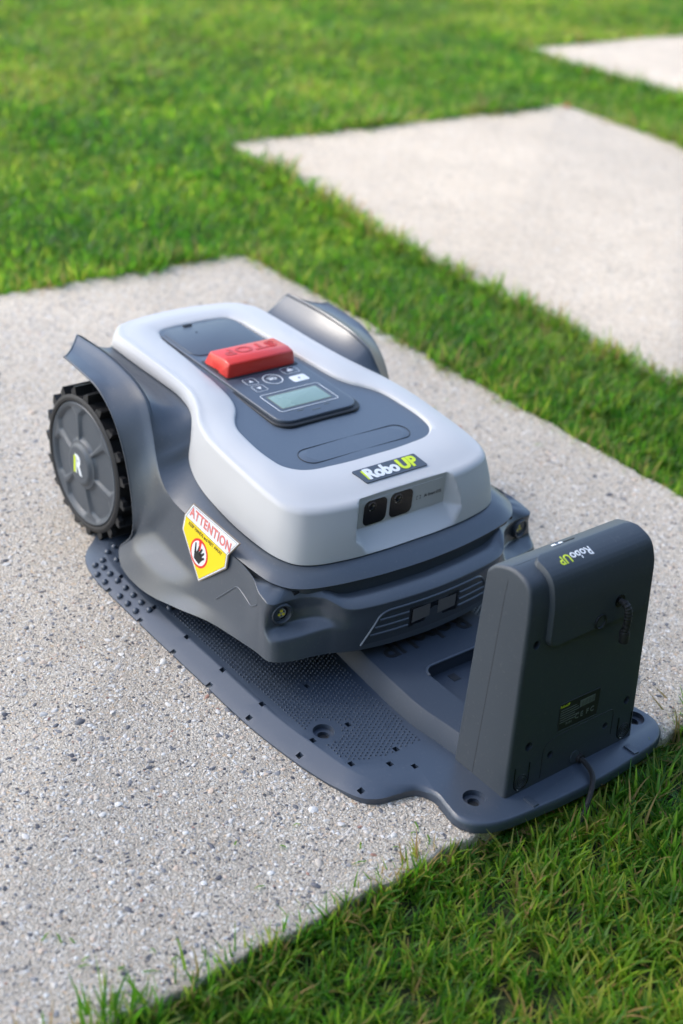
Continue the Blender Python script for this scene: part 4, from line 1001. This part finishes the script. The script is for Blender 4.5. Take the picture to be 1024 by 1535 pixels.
# hood over the top and down the back
mainp = [p for p in prof]; 
arc = [Vector(mainp[0])]; dd = []
for p in prof: pass
full_p = P2d; cum = [0]
for i in range(1, NP): cum.append(cum[-1] + (full_p[i] - full_p[i - 1]).length)
def along(s):
    x = float(np.interp(s, cum, [p.x for p in full_p])); z = float(np.interp(s, cum, [p.y for p in full_p]))
    x2 = float(np.interp(s + .002, cum, [p.x for p in full_p])); z2 = float(np.interp(s + .002, cum, [p.y for p in full_p])); x1 = float(np.interp(s - .002, cum, [p.x for p in full_p])); z1 = float(np.interp(s - .002, cum, [p.y for p in full_p]))
    t_ = Vector((x2 - x1, z2 - z1)).normalized(); return Vector((x, z)), Vector((-t_.y, t_.x))
s_top = min((c for c, p in zip(cum, full_p) if p.x > .349 and p.y > .25)); 
s_bot = [c for c, p in zip(cum, full_p)][-1] - (.184 - .012) / math.cos(math.atan(.075))
ns, ny = 130, 150; rws_ = []
smid = (s_top + s_bot) / 2; hs_ = (s_bot - s_top) / 2
for i in range(ns + 1):
    s_ = s_top - .006 + (s_bot + .004 - s_top + .006) * i / ns; row = []
    c_, n_2 = along(s_)
    for j in range(ny + 1):
        y = -.074 + (.088 + .074) * j / ny; ym = .008; hy = .0745
        rr = .012; qx = max(abs(s_ - smid) - (hs_ - rr), 0); qy = max(abs(y - ym) - (hy - rr), 0)
        dist = rr - math.hypot(qx, qy) if (qx > 0 or qy > 0) else rr
        off_ = .0068 * float(sst(0, .0018, dist)) - .0012
        row.append((c_.x + n_2.x * off_, y, c_.y + n_2.y * off_))
    rws_.append(row)
b = MB(); b.grid(rws_); hood = b.build('hood', M['dock'], tower, angle=60)
hood_bvh = BVHTree.FromPolygons([Vector(v) for v in b.V], b.F)
def onhood(v):
    h_ = hood_bvh.ray_cast(Vector((v.x, v.y, 1)), Vector((0, 0, -1)))[0]; return Vector((v.x, v.y, (h_.z if h_ else v.z) + .0003 + max(0, v.z)))
tex('Robo', .0140, frame((.3700, -.0120, 0), (0, -1, 0), (1, 0, 0)), 'hood_lettering', M['print'], tower, .0001, .00025, sx=.95, post=onhood)
tex('UP', .0140, frame((.3700, -.0355, 0), (0, -1, 0), (1, 0, 0)), 'hood_lettering', M['lime'], tower, .0001, .00025, sx=.95, post=onhood)
# indicator on the top edge
q = hit(tb_bvh, (.338, -.012, .5), (0, 0, -1)); c0 = q[0]
b = MB(); b.prism(rrect(-.0022, .0022, -.0075, .0075, .0021), lambda p: (c0.x + p[0], c0.y + p[1], c0.z - .001 + p[0] * .45), lambda p: (c0.x + p[0], c0.y + p[1], c0.z + .0006 + p[0] * .45)); ind = b.build('indicator_light', M['print'], dock, smooth=False)
b = MB(); b.prism(rrect(-.0014, .0014, .0090, .0250, .0012), lambda p: (c0.x + p[0], c0.y + p[1], c0.z - .001 + p[0] * .45), lambda p: (c0.x + p[0], c0.y + p[1], c0.z + .0004 + p[0] * .45)); b.build('indicator_slot', M['dark'], ind, smooth=False)
b = MB(); b.box((c0.x, c0.y, c0.z + .0008), (.0016, .0016, .0004)); b.build('indicator_mark', M['grey'], ind, smooth=False)
# things on the back
def onback(y, z, d=0, bvh=tb_bvh):
    q = hit(bvh, (.6, y, z), (-1, 0, 0))[0]; return (q if q else Vector((backx(z), y, z))) + nb * d
c0 = onback(.0085, .1925, 0, hood_bvh)
b = MB(); rr_ = []
a1_ = Vector((0, 1, 0)); a2_ = nb.cross(a1_)
for r_, h_ in ((.0088, -.001), (.0086, .0012), (.0072, .0016), (.0060, .0002), (.0058, -.002), (.0001, -.002)):
    rr_.append([c0 + nb * h_ + a1_ * r_ * math.cos(t) + a2_ * r_ * math.sin(t) for t in np.linspace(0, 2 * math.pi, 25)[:-1]])
b.grid(rr_, cv=True); bt_ = b.build('push_knob', M['dark'], tower)
c0 = onback(.0350, .2085, 0, hood_bvh)
b = MB(); disc(b, c0 + nb * .0001, nb, .0072, .0004, 20); b.build('cable_hole', M['black'], tower)
b = MB(); pp = [c0 - nb * .006, c0 + nb * .006, c0 + nb * .011 + Vector((0, .0015, -.006)), c0 + nb * .012 + Vector((0, .003, -.016)), c0 + nb * .011 + Vector((0, .0045, -.030)), c0 + nb * .010 + Vector((0, .0055, -.038))]
pl_ = hermite(np.array([list(p) for p in pp]), 8); rad = [.0034] * len(pl_)
rad = [.0030 if i < 8 else .0038 + (.0006 if i % 3 == 0 else 0) for i in range(len(pl_))]
b.tube(pl_, rad, 10); plug = b.build('plug_lead', M['rubber'], dock)
b = MB(); e = Vector(pl_[-1]); e0 = e + Vector((0, -.0004, .004)); b.tube([e0, e0 + Vector((0, .0003, -.002)), e + Vector((0, .0018, -.010)), e + Vector((0, .0020, -.0115))], [.0048, .0056, .0052, .0035], 14); b.build('plug', M['rubber'], plug)
# rating label
la, lb, lc_, ld = (-.030, .1030), (.031, .1015), (.031, .0680), (-.030, .0690)
def bk(y, z, d): return Vector((backx(z), y, z)) + nb * d
b = MB(); b.prism([la, lb, lc_, ld], lambda p: bk(*p, -.0005), lambda p: bk(*p, .0003)); lab = b.build('rating_label', M['ink'], dock, smooth=False)
b = MB(); fr_ = [bk(*p, .0003) for p in (la, lb, lc_, ld, la)]; b.tube(fr_, .0003, 4); b.build('label_border', M['dock'], lab)
def ln(y0, y1, z, h_, mat, name='label_line'):
    b = MB(); b.prism([(y0, z), (y1, z), (y1, z + h_), (y0, z + h_)], lambda p: bk(*p, .0002), lambda p: bk(*p, .0005)); b.build(name, mat, lab, smooth=False)
tex('RoboUP', .0042, frame(bk(-.0225, .0990, .0004), (0, 1, 0), (-.075, 0, 1)), 'label_lettering', M['lime'], lab, .0001)
tex('Charging Station', .0034, frame(bk(-.0175, .0945, .0004), (0, 1, 0), (-.075, 0, 1)), 'label_lettering', M['faint'], lab, .0001) if False else None
for k, (y0, y1) in enumerate(((-.028, -.004), (-.028, -.001), (-.028, .000), (-.028, -.006), (-.028, .001), (-.028, -.003))):
    ln(y0, y1, .0935 - k * .0030, .0010, M['faint'])
ln(.001, .024, .0880, .0085, M['faint'], 'label_barcode')
for k in range(12): ln(.0022 + k * .0018, .0022 + k * .0018 + (.0009 if k % 3 else .0004), .0890, .0062, M['ink'], 'barcode_bar')
tex('C E  F C', .0085, frame(bk(.010, .0780, .0004), (0, 1, 0), (-.075, 0, 1)), 'label_lettering', M['faint'], lab, .0001, .0002)
tex('IPX4', .0050, frame(bk(-.014, .0745, .0004), (0, 1, 0), (-.075, 0, 1)), 'label_lettering', M['faint'], lab, .0001)
# feet buttons with U shaped cuts, round cap, faint lines
for y in (-.077, .082):
    c0 = bk(y, .0265, 0)
    for r_ in (.0080, .0050, .0022):
        b = MB(); b.tube([c0 + a1_ * r_ * math.cos(t) + a2_ * r_ * math.sin(t) for t in np.linspace(0, 2 * math.pi, 25)], .00055, 5, cap=False); b.build('clip_ring', M['dark'], tower)
    b = MB(); U = [c0 + a1_ * s_ - a2_ * 0 for s_ in ()]
    up_ = Vector((-.075, 0, 1)).normalized()
    pts_ = [c0 + a1_ * -.0105 + up_ * .020] + [c0 + a1_ * .0105 * math.cos(t) + up_ * .0105 * math.sin(t) for t in np.linspace(math.pi, 2 * math.pi, 12)] + [c0 + a1_ * .0105 + up_ * .020]
    b.tube(pts_, .0008, 5); b.build('clip_cut', M['black'], tower)
b = MB(); disc(b, bk(.004, .0235, 0), nb, .0072, .0005, 22); b.build('round_cap', M['greyside'], tower)
b = MB(); pts_ = [bk(y, z, 0) for y, z in chain([(-.048, .018), (-.048, .058), (-.030, .064), (.060, .064), (.060, .030)], .008, 4, closed=False)]
b.tube(pts_, .0004, 5); b.build('hatch_seam', M['dark'], tower)
# power lead leaving the foot of the tower
pp = [bk(.012, .0190, -.006), bk(.012, .0185, .006), Vector((.4190, .0100, .0185)), Vector((.4310, .0040, .0180)), Vector((.4410, -.0060, .0140)), Vector((.4480, -.0170, .0060)), Vector((.4540, -.0290, -.0040)), Vector((.4600, -.050, -.0200))]
b = MB(); b.tube(hermite(np.array([list(p) for p in pp]), 8, knots=cknots(np.array([list(p) for p in pp]))), .0030, 10); pw = b.build('power_cable', M['rubber'], dock)
b = MB(); disc(b, bk(.012, .0190, .001), nb, .0052, .003, 16); b.build('cable_grommet', M['rubber'], pw)
# step of the plate rim behind the tower
b = MB(); pts2 = [p for p in outline if p[0] > .424 and abs(p[1]) < .13]; pts2.sort(key=lambda p: p[1])
for s_ in (-1, 1):
    c_ = MB(); c_.box((.4215, s_ * .078, ZP + .0004), (.008, .0035, .0014), None); c_.build('rim_notch', M['base'], plate)

# unseen block of hedging added behind the camera; it darkens what faces it
hg = MB(); hx0, hx1, hy0, hy1, ht = 3.0, 3.9, -6.5, 6.5, 3.6
def lump(p):
    x, y, z = p; d_ = .07 * math.sin(3.1 * y + 1.3 * z) * math.cos(2.3 * z - y) + .05 * math.sin(7.3 * y + 5.1 * z)
    return (x + d_, y, z + .04 * math.sin(4 * y))
hg.grid([[lump((hx0, y, z)) for z in np.linspace(-.02, ht, 20)] + [lump((hx0 + .3, y, ht + .06)), lump((hx1 - .3, y, ht + .06))] + [lump((hx1, y, z)) for z in np.linspace(ht, -.02, 12)] for y in np.linspace(hy0, hy1, 70)])
k0 = len(hg.V) // 70; hg.F.append(tuple(range(k0))); hg.F.append(tuple(len(hg.V) - k0 + i for i in range(k0)))
hm = leafmat('added_hedge_leaves', (.028, .055, .014), (.05, .10, .02))
added_hedge = hg.build('added_hedge', hm); added_hedge['label'] = 'unseen block of clipped hedging added behind the camera to darken what faces it'; added_hedge['category'] = 'added_hedge'
hl = MB()
for i in range(9000):
    p = Vector(lump((hx0 - abs(random.gauss(0, .035)), random.uniform(hy0, hy1), random.uniform(0, ht))))
    a_ = Vector((random.gauss(0, 1), random.gauss(0, 1), random.gauss(0, 1))).normalized(); b_ = a_.orthogonal().normalized(); l_ = random.uniform(.02, .045)
    hl.add([p, p + a_ * l_ + b_ * l_ * .35, p + a_ * l_ * 2, p + a_ * l_ - b_ * l_ * .35], [(0, 1, 2, 3)])
hlo = hl.build('leaf_mass', hm, added_hedge, smooth=False); hlo['kind'] = 'stuff'

# unseen leafy crown on a trunk, added out of frame to shade the mower
tc_ = Vector((-2.45, -2.75, 3.30)); added_tree = thing('added_shade_tree', 'unseen leafy crown on a trunk, added left of the path to shade the mower', 'added_tree', (-2.9, -3.2, -.02))
b = MB(); tr_ = hermite(np.array([(-2.9, -3.2, -.05), (-2.86, -3.16, .7), (-2.75, -3.05, 1.5), (-2.6, -2.9, 2.3), (-2.5, -2.8, 3.3)]), 5)
b.tube(tr_, list(np.linspace(.13, .05, len(tr_))), 12)
for i in range(14):
    st_ = Vector(tr_[random.randint(8, len(tr_) - 2)]); e_ = tc_ + Vector((random.gauss(0, .8), random.gauss(0, .8), random.gauss(.1, .5))); m_ = (st_ + e_) / 2 + Vector((0, 0, .12))
    b.tube([st_, m_, e_], [.035, .022, .008], 7)
bark = simple('bark', (.10, .075, .055), .9); b.build('trunk', bark, added_tree)
cl = MB(); cents = [tc_ + Vector((random.gauss(0, .78), random.gauss(0, .78), random.gauss(0, .50))) for _ in range(90)]
for i in range(3400):
    c_ = random.choice(cents); p = c_ + Vector((random.gauss(0, .20), random.gauss(0, .20), random.gauss(0, .16)))
    a_ = Vector((random.gauss(0, 1), random.gauss(0, 1), random.gauss(0, .6))).normalized(); b_ = a_.cross(Vector((random.gauss(0, 1), random.gauss(0, 1), random.gauss(0, 1)))).normalized(); l_ = random.uniform(.030, .060)
    cl.add([p, p + a_ * l_ + b_ * l_ * .5, p + a_ * l_ * 2, p + a_ * l_ - b_ * l_ * .5], [(0, 1, 2, 3)])
cr_ = cl.build('crown', leafmat('added_tree_leaves', (.035, .075, .016), (.09, .18, .03)), added_tree, smooth=False); cr_['kind'] = 'stuff'

# a few mown clippings on the near slab
cp_ = MB(); e_pts = []
for i in range(46):
    if i % 3: x, y = .40 - abs(random.gauss(0, .05)), random.uniform(-.62, .0)
    else: x, y = random.uniform(-.9, .3), .60 - abs(random.gauss(0, .04))
    a_ = random.uniform(0, 6.28); L_ = random.uniform(.006, .018); w = .0008
    dx, dy = math.cos(a_), math.sin(a_); z0 = .0016
    cp_.add([(x - dy * w, y + dx * w, z0), (x + dy * w, y - dx * w, z0), (x + dx * L_ * .5 + dy * w, y + dy * L_ * .5 - dx * w, z0 + .002), (x + dx * L_ * .5 - dy * w, y + dy * L_ * .5 + dx * w, z0 + .002), (x + dx * L_, y + dy * L_, z0 + .0004)], [(0, 1, 2, 3), (3, 2, 4)])
co = cp_.build('grass_clippings', LEAF[1], slabs[0], smooth=False); co['kind'] = 'stuff'

# fallen leaf on the second slab
lf = MB(); L_ = []
for i in range(9):
    t = i / 8; w = .009 * math.sin(math.pi * min(1, t * 1.02)) ** .8 * (1 - .3 * t) + .0004
    L_.append([(-1.775 + .030 * t, 2.255 - w, .004 + .010 * math.sin(t * 3)), (-1.775 + .030 * t, 2.255, .0015 + .010 * math.sin(t * 3)), (-1.775 + .030 * t, 2.255 + w, .004 + .010 * math.sin(t * 3))])
lf.grid(L_); lo = lf.build('fallen_leaf', simple('dry_leaf', (.50, .13, .05)))
lo['label'] = 'small dry red leaf lying at the far corner of the middle slab'; lo['category'] = 'leaf'
